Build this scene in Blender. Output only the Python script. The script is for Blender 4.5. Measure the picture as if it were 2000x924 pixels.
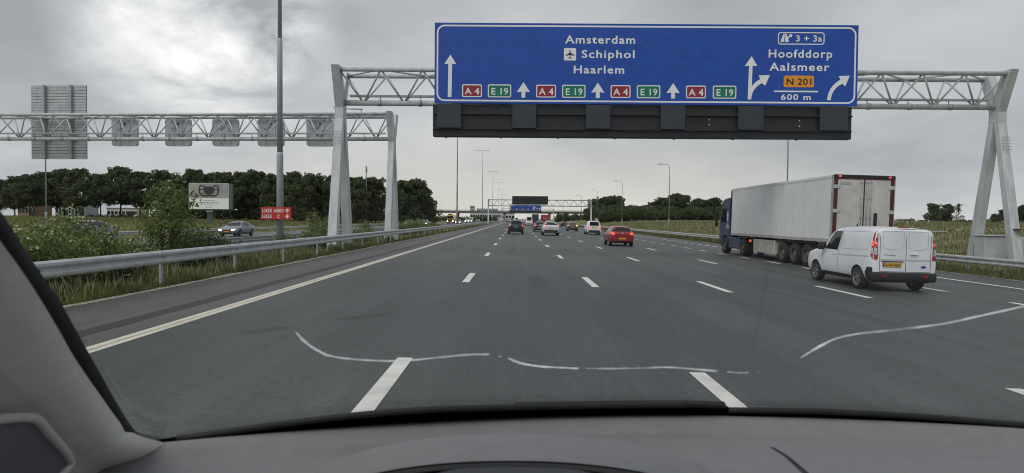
import bpy, bmesh, math, random
import numpy as np
from mathutils import Vector, Matrix
from mathutils.bvhtree import BVHTree

for o in list(bpy.data.objects):
    bpy.data.objects.remove(o, do_unlink=True)
scene = bpy.context.scene
COL = scene.collection
random.seed(7)
R_ = math.radians

# ------------------------------------------------------------------ camera
cam_d = bpy.data.cameras.new("camera")
cam = bpy.data.objects.new("camera", cam_d)
COL.objects.link(cam)
FPX = 1290.0
cam_d.sensor_width = 36.0
cam_d.lens = FPX / 2000.0 * 36.0
cam_d.clip_start = 0.05
cam_d.clip_end = 9000.0
_rho = R_(0.45)
_Y = Vector((7 / FPX, 34 / FPX, -1.0)).normalized()
_X = Vector((math.cos(_rho), -math.sin(_rho), 0.0)); _X = (_X - _Y * _X.dot(_Y)).normalized()
_Z = _X.cross(_Y)
cam.matrix_world = Matrix.Translation((0, 0, 1.75)) @ Matrix((_X, _Y, _Z)).to_4x4()
cam_d.dof.use_dof = True
cam_d.dof.focus_distance = 45.0
cam_d.dof.aperture_fstop = 9.0
scene.camera = cam

# ------------------------------------------------------------------ world: overcast sky
SUN_EL, SUN_AZ = R_(50), R_(-140)        # azimuth from +Y towards +X
world = bpy.data.worlds.new("World"); scene.world = world
world.use_nodes = True
wn, wl = world.node_tree.nodes, world.node_tree.links
wn.clear()
wout = wn.new("ShaderNodeOutputWorld"); wbg = wn.new("ShaderNodeBackground")
wbg.inputs[1].default_value = 0.1
wl.new(wbg.outputs[0], wout.inputs[0])
sky = wn.new("ShaderNodeTexSky"); sky.sky_type = 'NISHITA'; sky.sun_disc = False
sky.sun_elevation = SUN_EL; sky.sun_rotation = SUN_AZ
def wmath(op, a, b=None, clamp=False):
    n = wn.new("ShaderNodeMath"); n.operation = op; n.use_clamp = clamp
    for i, v in enumerate((a, b)):
        if v is None: continue
        if isinstance(v, (int, float)): n.inputs[i].default_value = v
        else: wl.new(v, n.inputs[i])
    return n.outputs[0]
tc = wn.new("ShaderNodeTexCoord")
sep = wn.new("ShaderNodeSeparateXYZ"); wl.new(tc.outputs["Generated"], sep.inputs[0])
zc = wmath('ADD', wmath('MAXIMUM', sep.outputs[2], 0.0), 0.30)
comb = wn.new("ShaderNodeCombineXYZ")
wl.new(wmath('DIVIDE', sep.outputs[0], zc), comb.inputs[0])
wl.new(wmath('DIVIDE', sep.outputs[1], zc), comb.inputs[1])
def wnoise(scale, detail, rough, dist, off):
    mp = wn.new("ShaderNodeMapping"); mp.inputs[1].default_value = off
    wl.new(comb.outputs[0], mp.inputs[0])
    n = wn.new("ShaderNodeTexNoise"); wl.new(mp.outputs[0], n.inputs["Vector"])
    n.inputs["Scale"].default_value = scale; n.inputs["Detail"].default_value = detail
    n.inputs["Roughness"].default_value = rough; n.inputs["Distortion"].default_value = dist
    return n.outputs[0]
n1 = wnoise(1.15, 6, 0.46, 0.25, (3.1, 1.7, 0))
n2 = wnoise(3.6, 6, 0.55, 0.4, (7.4, 2.2, 0))
cl = wmath('ADD', wmath('MULTIPLY', n1, 0.80), wmath('MULTIPLY', n2, 0.20))
ramp = wn.new("ShaderNodeValToRGB"); wl.new(cl, ramp.inputs[0])
E_ = ramp.color_ramp.elements
E_[0].position = 0.36; E_[0].color = (0.325, 0.34, 0.365, 1)
E_[1].position = 0.66; E_[1].color = (0.55, 0.558, 0.57, 1)
e = E_.new(0.50); e.color = (0.425, 0.438, 0.46, 1)
# a thin place in the cloud deck, upper left of the view, broken up by the cloud noise
def wdot(v):
    n = wn.new("ShaderNodeVectorMath"); n.operation = 'DOT_PRODUCT'
    wl.new(tc.outputs["Generated"], n.inputs[0]); n.inputs[1].default_value = Vector(v).normalized()
    return n.outputs["Value"]
gap = wn.new("ShaderNodeMapRange"); gap.interpolation_type = 'SMOOTHSTEP'
wl.new(wdot((-0.47, 1.0, 0.305)), gap.inputs[0])
gap.inputs[1].default_value = 0.9815; gap.inputs[2].default_value = 1.0
n3 = wnoise(2.3, 8, 0.6, 0.5, (1.3, 5.2, 0))
n3r = wn.new("ShaderNodeMapRange"); wl.new(n3, n3r.inputs[0]); n3r.inputs[1].default_value = 0.36; n3r.inputs[2].default_value = 0.60
gapv = wmath('MULTIPLY', gap.outputs[0], n3r.outputs[0])
gapv = wmath('MULTIPLY', gapv, 0.95)
mixg = wn.new("ShaderNodeMix"); mixg.data_type = 'RGBA'
wl.new(gapv, mixg.inputs[0]); wl.new(ramp.outputs[0], mixg.inputs[6]); mixg.inputs[7].default_value = (0.98, 0.98, 0.97, 1)
# warmer, paler band low down ahead
hz = wn.new("ShaderNodeMapRange"); hz.interpolation_type = 'SMOOTHSTEP'
wl.new(sep.outputs[2], hz.inputs[0]); hz.inputs[1].default_value = 0.17; hz.inputs[2].default_value = 0.0
hf = wn.new("ShaderNodeMapRange"); hf.interpolation_type = 'SMOOTHSTEP'
wl.new(wdot((0.02, 1, 0)), hf.inputs[0]); hf.inputs[1].default_value = 0.86; hf.inputs[2].default_value = 1.0
hv = wmath('MULTIPLY', wmath('MULTIPLY', hz.outputs[0], hf.outputs[0]), 0.8)
mixh = wn.new("ShaderNodeMix"); mixh.data_type = 'RGBA'
wl.new(hv, mixh.inputs[0]); wl.new(mixg.outputs[2], mixh.inputs[6]); mixh.inputs[7].default_value = (0.64, 0.63, 0.565, 1)
sc = wn.new("ShaderNodeVectorMath"); sc.operation = 'SCALE'
wl.new(mixh.outputs[2], sc.inputs[0]); sc.inputs[3].default_value = 11.8
mixs = wn.new("ShaderNodeMix"); mixs.data_type = 'RGBA'
mixs.inputs[0].default_value = 0.97
wl.new(sky.outputs[0], mixs.inputs[6]); wl.new(sc.outputs[0], mixs.inputs[7])
wl.new(mixs.outputs[2], wbg.inputs[0])

sun_d = bpy.data.lights.new("sun", 'SUN'); sun_d.energy = 1.5; sun_d.angle = R_(40); sun_d.color = (1, 0.97, 0.92)
sun = bpy.data.objects.new("sun", sun_d); COL.objects.link(sun)
sd = Vector((math.sin(SUN_AZ) * math.cos(SUN_EL), math.cos(SUN_AZ) * math.cos(SUN_EL), math.sin(SUN_EL)))
sun.rotation_euler = sd.to_track_quat('Z', 'Y').to_euler(); sun.location = (0, 0, 60)

vs = scene.view_settings
vs.view_transform = 'Standard'; vs.look = 'None'; vs.exposure = 0.0; vs.gamma = 1.0
try: vs.use_curve_mapping = False
except Exception: pass
scene.render.engine = 'CYCLES'
scene.cycles.filter_width = 1.05
scene.cycles.max_bounces = 6
scene.cycles.transparent_max_bounces = 16

# ------------------------------------------------------------------ materials
MATS = {}
def mat(name, col, rough=0.6, metal=0.0, var=0.0, scale=3.0, bump=0.0, bscale=None, emit=0.0, stretch=(1, 1, 1),
        col2=None, coat=0.0, spec=0.5, space='Object', trans=0.0, detail=5, lo=0.35, hi=0.65):
    if name in MATS: return MATS[name]
    m = bpy.data.materials.new(name); m.use_nodes = True
    nt = m.node_tree; b = nt.nodes["Principled BSDF"]
    c = tuple(col) + (1,) if len(col) == 3 else tuple(col)
    b.inputs["Base Color"].default_value = c
    b.inputs["Roughness"].default_value = rough; b.inputs["Metallic"].default_value = metal
    b.inputs["Specular IOR Level"].default_value = spec
    b.inputs["Coat Weight"].default_value = coat
    if coat: b.inputs["Coat Roughness"].default_value = 0.06
    if emit:
        b.inputs["Emission Color"].default_value = c; b.inputs["Emission Strength"].default_value = emit
    if trans:
        b.inputs["Transmission Weight"].default_value = trans
    if var or col2 or bump:
        t = nt.nodes.new("ShaderNodeTexCoord"); mp = nt.nodes.new("ShaderNodeMapping"); mp.inputs[3].default_value = stretch
        if space == 'World':
            g = nt.nodes.new("ShaderNodeNewGeometry"); nt.links.new(g.outputs["Position"], mp.inputs[0])
        else:
            nt.links.new(t.outputs[space], mp.inputs[0])
    if var or col2:
        n = nt.nodes.new("ShaderNodeTexNoise"); n.inputs["Scale"].default_value = scale; n.inputs["Detail"].default_value = detail
        n.inputs["Roughness"].default_value = 0.65
        nt.links.new(mp.outputs[0], n.inputs["Vector"])
        mr = nt.nodes.new("ShaderNodeMapRange"); nt.links.new(n.outputs[0], mr.inputs[0])
        mr.inputs[1].default_value = lo; mr.inputs[2].default_value = hi
        mx = nt.nodes.new("ShaderNodeMix"); mx.data_type = 'RGBA'
        nt.links.new(mr.outputs[0], mx.inputs[0])
        if col2:
            mx.inputs[6].default_value = c; mx.inputs[7].default_value = tuple(col2) + (1,)
        else:
            mx.inputs[6].default_value = tuple(v * (1 - var) for v in c[:3]) + (1,)
            mx.inputs[7].default_value = tuple(min(1, v * (1 + var)) for v in c[:3]) + (1,)
        nt.links.new(mx.outputs[2], b.inputs["Base Color"])
    if bump:
        n2 = nt.nodes.new("ShaderNodeTexNoise"); n2.inputs["Scale"].default_value = bscale or scale * 8; n2.inputs["Detail"].default_value = 4
        nt.links.new(mp.outputs[0], n2.inputs["Vector"])
        bp = nt.nodes.new("ShaderNodeBump"); bp.inputs["Strength"].default_value = bump; bp.inputs["Distance"].default_value = 0.02
        nt.links.new(n2.outputs[0], bp.inputs["Height"]); nt.links.new(bp.outputs[0], b.inputs["Normal"])
    MATS[name] = m
    return m

def leaf_mat(name, c1, c2, scale=1.2, transl=0.25, space='World'):
    if name in MATS: return MATS[name]
    m = mat(name, c1, 0.75, col2=c2, scale=scale, space=space, spec=0.25)
    nt = m.node_tree; b = nt.nodes["Principled BSDF"]; out = nt.nodes["Material Output"]
    tr = nt.nodes.new("ShaderNodeBsdfTranslucent")
    ms = nt.nodes.new("ShaderNodeMixShader"); ms.inputs[0].default_value = transl
    src = b.inputs["Base Color"].links[0].from_socket
    nt.links.new(src, tr.inputs[0]); nt.links.new(b.outputs[0], ms.inputs[1]); nt.links.new(tr.outputs[0], ms.inputs[2])
    nt.links.new(ms.outputs[0], out.inputs[0])
    return m

galv = mat('galvanised_steel', (0.46, 0.49, 0.50), 0.5, 0.25, var=0.13, scale=2.5, bump=0.05)
galv_dark = mat('weathered_galvanised_steel', (0.36, 0.39, 0.40), 0.5, 0.25, var=0.18, scale=2.0)
mast_mat = mat('grey_mast_paint', (0.36, 0.39, 0.42), 0.5, 0.1, var=0.1, scale=1.2, stretch=(1, 1, .3))
gantry_mat = mat('gantry_paint', (0.50, 0.535, 0.545), 0.5, 0.1, var=0.17, scale=1.6, stretch=(2, 2, .35), bump=0.03)
black_mat = mat('black_panel', (0.014, 0.016, 0.02), 0.45, var=0.2, scale=2)
matrix_mat = mat('matrix_glass', (0.028, 0.034, 0.045), 0.3, var=0.1, scale=3)
sign_blue = mat('sign_blue', (0.005, 0.064, 0.37), 0.38, var=0.12, scale=1.6)
sign_white = mat('sign_white', (0.78, 0.80, 0.80), 0.5, var=0.05, scale=3)
sign_red = mat('sign_red', (0.27, 0.014, 0.03), 0.4, var=0.08)
sign_green = mat('sign_green', (0.0, 0.17, 0.11), 0.4, var=0.08)
sign_orange = mat('sign_orange', (0.75, 0.31, 0.02), 0.4, var=0.06)
ink = mat('black_ink', (0.008, 0.008, 0.009), 0.5)
alum_back = mat('sign_back_aluminium', (0.47, 0.49, 0.51), 0.5, 0.3, var=0.14, scale=2)
rubber = mat('tyre_rubber', (0.012, 0.012, 0.013), 0.8, var=0.2, scale=9)
alloy = mat('alloy_rim', (0.32, 0.33, 0.34), 0.35, 0.8)
steel_rim = mat('steel_rim', (0.14, 0.14, 0.14), 0.5, 0.6, var=0.3, scale=5)
trim_black = mat('black_plastic_trim', (0.012, 0.013, 0.014), 0.55, var=0.2, scale=6)
seam_mat = mat('panel_gap', (0.02, 0.021, 0.023), 0.8)
glass_dark = mat('tinted_vehicle_glass', (0.012, 0.016, 0.018), 0.10, 0.0, spec=0.35)
tail_red = mat('tail_lamp_red', (0.32, 0.006, 0.008), 0.2, coat=0.5)
tail_lit = mat('tail_lamp_lit', (1.0, 0.09, 0.07), 0.3, emit=0.95)
tail_clear = mat('tail_lamp_clear', (0.5, 0.5, 0.5), 0.2, coat=0.5)
head_lit = mat('headlamp_lit', (1.0, 0.95, 0.85), 0.3, emit=14.0)
amber_lit = mat('indicator_lit', (1.0, 0.42, 0.04), 0.3, emit=5.0)
head_off = mat('headlamp_glass', (0.5, 0.52, 0.54), 0.12, coat=0.6)
plate_yellow = mat('plate_yellow', (0.70, 0.38, 0.02), 0.45)
plate_blue = mat('plate_blue', (0.01, 0.04, 0.3), 0.45)
chrome = mat('chrome', (0.7, 0.71, 0.72), 0.15, 1.0)
under_mat = mat('underbody_black', (0.008, 0.008, 0.008), 0.9)

# ------------------------------------------------------------------ helpers
def tag(o, label=None, cat=None, group=None, kind=None):
    if label: o["label"] = label
    if cat: o["category"] = cat
    if group: o["group"] = group
    if kind: o["kind"] = kind
    return o
def empty(name, loc=(0, 0, 0), rz=0.0, parent=None):
    o = bpy.data.objects.new(name, None); COL.objects.link(o); o.empty_display_size = 0.2
    o.location = loc; o.rotation_euler = (0, 0, rz)
    if parent: o.parent = parent
    return o
def link(name, me, parent=None, loc=None):
    o = bpy.data.objects.new(name, me); COL.objects.link(o)
    if parent is not None: o.parent = parent
    if loc is not None: o.location = loc
    return o
def obj(name, bm, m, parent=None, smooth=False, loc=None):
    me = bpy.data.meshes.new(name); bm.to_mesh(me); bm.free()
    if m is not None: me.materials.append(m)
    if smooth:
        me.polygons.foreach_set("use_smooth", [True] * len(me.polygons))
    return link(name, me, parent, loc)
def autosmooth(me, ang=40):
    bm = bmesh.new(); bm.from_mesh(me)
    for f in bm.faces: f.smooth = True
    for e in bm.edges:
        if len(e.link_faces) == 2:
            e.smooth = e.calc_face_angle(0) < R_(ang)
    bm.to_mesh(me); bm.free()
def B(): return bmesh.new()
def add_box(bm, c, s, bevel=0.0, rot=None, seg=1):
    r = bmesh.ops.create_cube(bm, size=1.0)
    vs_ = r["verts"]
    bmesh.ops.scale(bm, vec=s, verts=vs_)
    if bevel:
        es = list({e for v in vs_ for e in v.link_edges})
        rb = bmesh.ops.bevel(bm, geom=es, offset=bevel, segments=seg, affect='EDGES', profile=0.5)
        vs_ = list({v for f in rb["faces"] for v in f.verts} | {v for v in vs_ if v.is_valid})
    if rot is not None: bmesh.ops.rotate(bm, cent=(0, 0, 0), matrix=rot, verts=vs_)
    bmesh.ops.translate(bm, vec=c, verts=vs_)
    return vs_
def box(c, s, bevel=0.0, rot=None, seg=1):
    bm = B(); add_box(bm, c, s, bevel, rot, seg); return bm
def frame_for(d):
    d = Vector(d).normalized()
    a = Vector((0, 0, 1)) if abs(d.z) < 0.9 else Vector((1, 0, 0))
    u = d.cross(a).normalized(); v = d.cross(u).normalized()
    return u, v
def add_tube(bm, p0, p1, r0, r1=None, seg=10, caps=True):
    r1 = r0 if r1 is None else r1
    p0, p1 = Vector(p0), Vector(p1); u, v = frame_for(p1 - p0)
    A = []; Bv = []
    for i in range(seg):
        a = 2 * math.pi * i / seg; w = u * math.cos(a) + v * math.sin(a)
        A.append(bm.verts.new(p0 + w * r0)); Bv.append(bm.verts.new(p1 + w * r1))
    for i in range(seg):
        j = (i + 1) % seg; bm.faces.new((A[i], A[j], Bv[j], Bv[i])).smooth = True
    if caps:
        bm.faces.new(A[::-1]); bm.faces.new(Bv)
def tube(p0, p1, r0, r1=None, seg=10):
    bm = B(); add_tube(bm, p0, p1, r0, r1, seg); return bm
def add_path(bm, pts, rad, seg=8):
    pts = [Vector(p) for p in pts]
    if not hasattr(rad, '__len__'): rad = [rad] * len(pts)
    rings = []
    u = None
    for i, p in enumerate(pts):
        d = (pts[min(i + 1, len(pts) - 1)] - pts[max(i - 1, 0)]).normalized()
        if u is None: u, v = frame_for(d)
        else:
            u = (u - d * u.dot(d)).normalized(); v = d.cross(u)
        rings.append([bm.verts.new(p + (u * math.cos(2 * math.pi * k / seg) + v * math.sin(2 * math.pi * k / seg)) * rad[i]) for k in range(seg)])
    for a, b in zip(rings, rings[1:]):
        for k in range(seg):
            l = (k + 1) % seg; bm.faces.new((a[k], a[l], b[l], b[k])).smooth = True
    bm.faces.new(rings[0][::-1]); bm.faces.new(rings[-1])
def prism_xz(bm, pts, y0, y1):
    """polygon in x,z extruded from y0 (front, towards -Y) to y1"""
    a = [bm.verts.new((x, y0, z)) for x, z in pts]; b = [bm.verts.new((x, y1, z)) for x, z in pts]
    n = len(pts)
    f = bm.faces.new(a); bm.faces.new(b[::-1])
    for i in range(n):
        j = (i + 1) % n; bm.faces.new((a[i], b[i], b[j], a[j]))
    bmesh.ops.recalc_face_normals(bm, faces=bm.faces)
def rrect(x0, z0, x1, z1, r, n=5):
    pts = []
    for cx, cz, a0 in ((x1 - r, z1 - r, 0), (x0 + r, z1 - r, 90), (x0 + r, z0 + r, 180), (x1 - r, z0 + r, 270)):
        for k in range(n + 1):
            a = R_(a0 + 90 * k / n); pts.append((cx + r * math.cos(a), cz + r * math.sin(a)))
    return pts
def ring_frame(bm, outer, inner, y0, y1):
    n = len(outer)
    def lp(pts, y): return [bm.verts.new((x, y, z)) for x, z in pts]
    of, inf, ob, ib = lp(outer, y0), lp(inner, y0), lp(outer, y1), lp(inner, y1)
    for i in range(n):
        j = (i + 1) % n
        bm.faces.new((of[i], of[j], inf[j], inf[i])); bm.faces.new((of[i], ob[i], ob[j], of[j])); bm.faces.new((inf[i], inf[j], ib[j], ib[i]))
    bmesh.ops.recalc_face_normals(bm, faces=bm.faces)
def np_mesh(name, verts, faces, m, k):
    """fast mesh from numpy; faces (n,k)"""
    me = bpy.data.meshes.new(name)
    verts = np.ascontiguousarray(verts, dtype=np.float32); faces = np.ascontiguousarray(faces, dtype=np.int32)
    me.vertices.add(len(verts)); me.vertices.foreach_set("co", verts.ravel())
    me.loops.add(faces.size); me.loops.foreach_set("vertex_index", faces.ravel())
    me.polygons.add(len(faces)); me.polygons.foreach_set("loop_start", np.arange(0, faces.size, k, dtype=np.int32))
    me.update(calc_edges=True)
    if m is not None: me.materials.append(m)
    return me
def text_mesh(s, m, bold=0.0, spacing=1.0, extrude=0.004):
    """lettering mesh in the x,z plane facing -Y; returns mesh with cap height 1, x from 0"""
    cu = bpy.data.curves.new("lettering", 'FONT'); cu.body = s; cu.size = 1.0; cu.offset = bold
    cu.space_character = spacing; cu.extrude = 0.0; cu.resolution_u = 3
    o = bpy.data.objects.new("lettering_tmp", cu); COL.objects.link(o)
    dg = bpy.context.evaluated_depsgraph_get()
    me = bpy.data.meshes.new_from_object(o.evaluated_get(dg))
    bpy.data.objects.remove(o, do_unlink=True)
    me.name = "lettering"
    n = len(me.vertices); co = np.empty(n * 3, np.float32); me.vertices.foreach_get("co", co); co = co.reshape(-1, 3)
    out = np.zeros_like(co); out[:, 0] = co[:, 0] - co[:, 0].min(); out[:, 2] = co[:, 1]
    me.vertices.foreach_set("co", out.ravel()); me.materials.clear(); me.materials.append(m); me.update()
    me["w"] = float(out[:, 0].max()); 
    return me
CAPH = 0.729
def put_text(s, x0, z0, w, capz, y, m, parent, bold=0.012, spacing=1.0, name='lettering', lib=CAPH):
    """lettering with left edge x0, baseline z0, total width w, cap height capz, facing -Y at depth y"""
    me = text_mesh(s, m, bold, spacing)
    o = link(name, me, parent, (x0, y, z0)); o.scale = (w / me["w"], 1, capz / lib)
    return o
def copy_tree(o, parent=None):
    c = o.copy(); COL.objects.link(c); c.parent = parent
    for ch in list(o.children): copy_tree(ch, c)
    return c

# terrain section across the road (x -> z)
TX = [-3000, -400, -120, -60, -38, -34.5, -33.2, -14.2, -13.2, -11, -8.6, -7.9, 18.4, 19.6, 22, 26, 32, 45, 70, 400, 3000]
TZ = [0.6, 1.0, 1.15, 0.5, -0.15, -0.25, -0.25, 0.10, 0.08, 0.02, 0.08, 0.12, -0.41, -0.43, -0.32, -0.02, 0.7, 1.45, 1.6, 1.3, 0.8]
def tz(x): return float(np.interp(x, TX, TZ))
def rz(x): return -0.02 * x
# ================================================================== SETTING
def asphalt(name, base, shoulder=None, stains=()):
    m = bpy.data.materials.new(name); m.use_nodes = True
    nt = m.node_tree; N, L = nt.nodes, nt.links; b = N["Principled BSDF"]
    b.inputs["Roughness"].default_value = 0.58; b.inputs["Specular IOR Level"].default_value = 0.5
    g = N.new("ShaderNodeNewGeometry"); sp = N.new("ShaderNodeSeparateXYZ"); L.new(g.outputs["Position"], sp.inputs[0])
    def mth(op, a, c=None, clamp=False):
        n = N.new("ShaderNodeMath"); n.operation = op; n.use_clamp = clamp
        for i, v in enumerate((a, c)):
            if v is None: continue
            if isinstance(v, (int, float)): n.inputs[i].default_value = v
            else: L.new(v, n.inputs[i])
        return n.outputs[0]
    def noise(scale, stretch, detail=4, rough=0.6):
        mp = N.new("ShaderNodeMapping"); mp.inputs[3].default_value = stretch; L.new(g.outputs["Position"], mp.inputs[0])
        n = N.new("ShaderNodeTexNoise"); n.inputs["Scale"].default_value = scale; n.inputs["Detail"].default_value = detail
        n.inputs["Roughness"].default_value = rough; L.new(mp.outputs[0], n.inputs["Vector"]); return n.outputs[0]
    def rng(v, a, c, lo, hi):
        n = N.new("ShaderNodeMapRange"); n.interpolation_type = 'SMOOTHSTEP'; L.new(v, n.inputs[0])
        n.inputs[1].default_value = a; n.inputs[2].default_value = c; n.inputs[3].default_value = lo; n.inputs[4].default_value = hi
        return n.outputs[0]
    grain = mth('MULTIPLY', rng(noise(70, (1, 0.8, 1), 3, 0.75), 0.32, 0.68, 0.5, 1.5), rng(noise(17, (1, 0.5, 1), 4, 0.75), 0.3, 0.7, 0.74, 1.26))
    blot = rng(noise(0.5, (1, 0.25, 1), 6, 0.65), 0.3, 0.7, 0.80, 1.18)
    trk = mth('COSINE', mth('MULTIPLY', mth('ADD', sp.outputs[0], 1.345 - 0.0), 2 * math.pi / 1.745))
    trk = mth('ADD', 1.0, mth('MULTIPLY', trk, 0.055))
    blot = mth('MULTIPLY', blot, trk)
    streak = rng(noise(1.3, (1, 0.012, 1), 4, 0.65), 0.34, 0.66, 0.84, 1.10)
    fine = rng(noise(7, (1, 0.1, 1), 4, 0.6), 0.3, 0.7, 0.96, 1.04)
    v = mth('MULTIPLY', mth('MULTIPLY', grain, blot), mth('MULTIPLY', streak, fine))
    for (x0, y0, ax, ay, ang, amt) in stains:
        dx = mth('SUBTRACT', sp.outputs[0], x0); dy = mth('SUBTRACT', sp.outputs[1], y0)
        ca, sa = math.cos(ang), math.sin(ang)
        u = mth('DIVIDE', mth('ADD', mth('MULTIPLY', dx, ca), mth('MULTIPLY', dy, sa)), ax)
        w = mth('DIVIDE', mth('SUBTRACT', mth('MULTIPLY', dy, ca), mth('MULTIPLY', dx, sa)), ay)
        r = mth('ADD', mth('POWER', mth('ABSOLUTE', u), 4.0), mth('POWER', mth('ABSOLUTE', w), 4.0))
        r = mth('ADD', r, rng(noise(3.0, (1, 1, 1), 4), 0.2, 0.8, -0.35, 0.35))
        v = mth('MULTIPLY', v, rng(r, 0.45, 1.15, 1 - amt, 1.0))
    colr = N.new("ShaderNodeVectorMath"); colr.operation = 'SCALE'
    if shoulder:
        mx = N.new("ShaderNodeMix"); mx.data_type = 'RGBA'
        L.new(rng(sp.outputs[0], -5.42, -5.36, 1, 0), mx.inputs[0])
        mx.inputs[6].default_value = base + (1,); mx.inputs[7].default_value = shoulder + (1,)
        L.new(mx.outputs[2], colr.inputs[0])
    else:
        colr.inputs[0].default_value = base
    L.new(v, colr.inputs[3]); L.new(colr.outputs[0], b.inputs["Base Color"])
    bp = N.new("ShaderNodeBump"); bp.inputs["Strength"].default_value = 0.35; bp.inputs["Distance"].default_value = 0.006
    L.new(noise(120, (1, 1, 1), 3, 0.7), bp.inputs["Height"]); L.new(bp.outputs[0], b.inputs["Normal"])
    return m

asph = asphalt('motorway_asphalt', (0.052, 0.059, 0.0585), (0.077, 0.077, 0.074),
               stains=[(-3.68, 9.75, 0.17, 0.42, R_(-28), 0.5), (-2.62, 11.3, 0.18, 0.62, R_(-33), 0.5), (0.62, 19.0, 0.24, 2.0, 0.02, 0.36),
                       (0.35, 33.0, 0.3, 2.0, 0, 0.22), (-1.9, 27.5, 0.35, 1.5, 0, 0.18), (3.1, 14.0, 0.12, 7, R_(2), 0.12), (6.9, 18.0, 0.16, 14, R_(1), 0.16)])
asph2 = asphalt('opposite_asphalt', (0.105, 0.108, 0.112))

def grass_ground():
    m = bpy.data.materials.new('grass_ground'); m.use_nodes = True
    nt = m.node_tree; N, L = nt.nodes, nt.links; b = N["Principled BSDF"]; b.inputs["Roughness"].default_value = 0.95
    b.inputs["Specular IOR Level"].default_value = 0.1
    g = N.new("ShaderNodeNewGeometry"); sp = N.new("ShaderNodeSeparateXYZ"); L.new(g.outputs["Position"], sp.inputs[0])
    def noise(scale, det=6):
        n = N.new("ShaderNodeTexNoise"); n.inputs["Scale"].default_value = scale; n.inputs["Detail"].default_value = det
        n.inputs["Roughness"].default_value = 0.65; L.new(g.outputs["Position"], n.inputs["Vector"]); return n.outputs[0]
    def mix(f, a, c):
        mx = N.new("ShaderNodeMix"); mx.data_type = 'RGBA'
        L.new(f, mx.inputs[0])
        for i, v in ((6, a), (7, c)):
            if isinstance(v, tuple): mx.inputs[i].default_value = v + (1,)
            else: L.new(v, mx.inputs[i])
        return mx.outputs[2]
    def rng(v, a, c):
        n = N.new("ShaderNodeMapRange"); L.new(v, n.inputs[0]); n.inputs[1].default_value = a; n.inputs[2].default_value = c; return n.outputs[0]
    f1 = rng(noise(0.25), 0.35, 0.65); f2 = rng(noise(3.0), 0.3, 0.7)
    green = mix(f2, (0.05, 0.068, 0.02), (0.10, 0.115, 0.04))
    dry = mix(f2, (0.22, 0.21, 0.11), (0.34, 0.31, 0.17))
    left = mix(f1, (0.125, 0.145, 0.05), (0.165, 0.175, 0.07))
    med = green
    right = mix(f1, green, dry)
    c = mix(rng(sp.outputs[0], -36.0, -33.0), left, med)
    c = mix(rng(sp.outputs[0], 17.0, 21.0), c, right)
    L.new(c, b.inputs["Base Color"])
    bp = N.new("ShaderNodeBump"); bp.inputs["Strength"].default_value = 0.6; bp.inputs["Distance"].default_value = 0.08
    L.new(noise(9.0), bp.inputs["Height"]); L.new(bp.outputs[0], b.inputs["Normal"])
    return m
grassg = grass_ground()

YS = [-60, 0, 40, 80, 150, 250, 400, 700, 1200, 2200, 5000]
gx = sorted(set(TX))
gv = [(x, y, tz(x)) for y in YS for x in gx]
nx = len(gx)
gf = [(j * nx + i, j * nx + i + 1, (j + 1) * nx + i + 1, (j + 1) * nx + i) for j in range(len(YS) - 1) for i in range(nx - 1)]
me = bpy.data.meshes.new('ground'); me.from_pydata(gv, [], gf); me.materials.append(grassg)
tag(link('ground', me), kind='structure')

def strip(name, x0, x1, ys, zf, m, parent=None, thick=0.0):
    bm = B(); rows = []
    for y in ys:
        rows.append([bm.verts.new((x0, y, zf(x0))), bm.verts.new((x1, y, zf(x1)))])
    for a, b in zip(rows, rows[1:]): bm.faces.new((a[0], a[1], b[1], b[0]))
    return obj(name, bm, m, parent)
road = tag(strip('road', -7.75, 18.4, YS, rz, asph), kind='structure')
oz = lambda x: tz(x) + 0.03
oroad = tag(strip('opposite_road', -33.2, -14.2, YS, oz, asph2), kind='structure')
sandy = mat('sandy_verge_edge', (0.33, 0.31, 0.26), 0.95, var=0.35, scale=6, space='World', bump=0.4)
grimy_white = mat('road_paint', (0.66, 0.66, 0.62), 0.6, var=0.16, scale=2.2, space='World', detail=8, lo=0.3, hi=0.6)
cream_white = mat('edge_line_paint', (0.68, 0.66, 0.58), 0.6, col2=(0.58, 0.55, 0.46), scale=1.1, space='World', stretch=(6, .5, 1))

def uneven_strip(name, x0, x1, y0, y1, zf, m, jit, parent=None, step=0.5):
    bm = B(); rows = []; y = y0
    while y < y1:
        rows.append([bm.verts.new((x0 + random.uniform(-jit, jit), y, zf(x0))), bm.verts.new((x1 + random.uniform(-jit, jit), y, zf(x1)))])
        y += step * (1 + max(0, y) * 0.02)
    for a, b in zip(rows, rows[1:]): bm.faces.new((a[0], a[1], b[1], b[0]))
    return obj(name, bm, m, parent)
uneven_strip('verge_edging', -7.92, -7.73, 2, 500, lambda x: rz(x) + 0.006, sandy, 0.05, road)
uneven_strip('verge_edging', 18.36, 18.6, 2, 300, lambda x: rz(x) + 0.006, sandy, 0.06, road)
tar = mat('bitumen_seam', (0.018, 0.02, 0.021), 0.6, var=0.3, scale=4, space='World')
uneven_strip('bitumen_seam', -6.14, -5.84, -2, 110, lambda x: rz(x) + 0.004, tar, 0.015, road)

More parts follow.
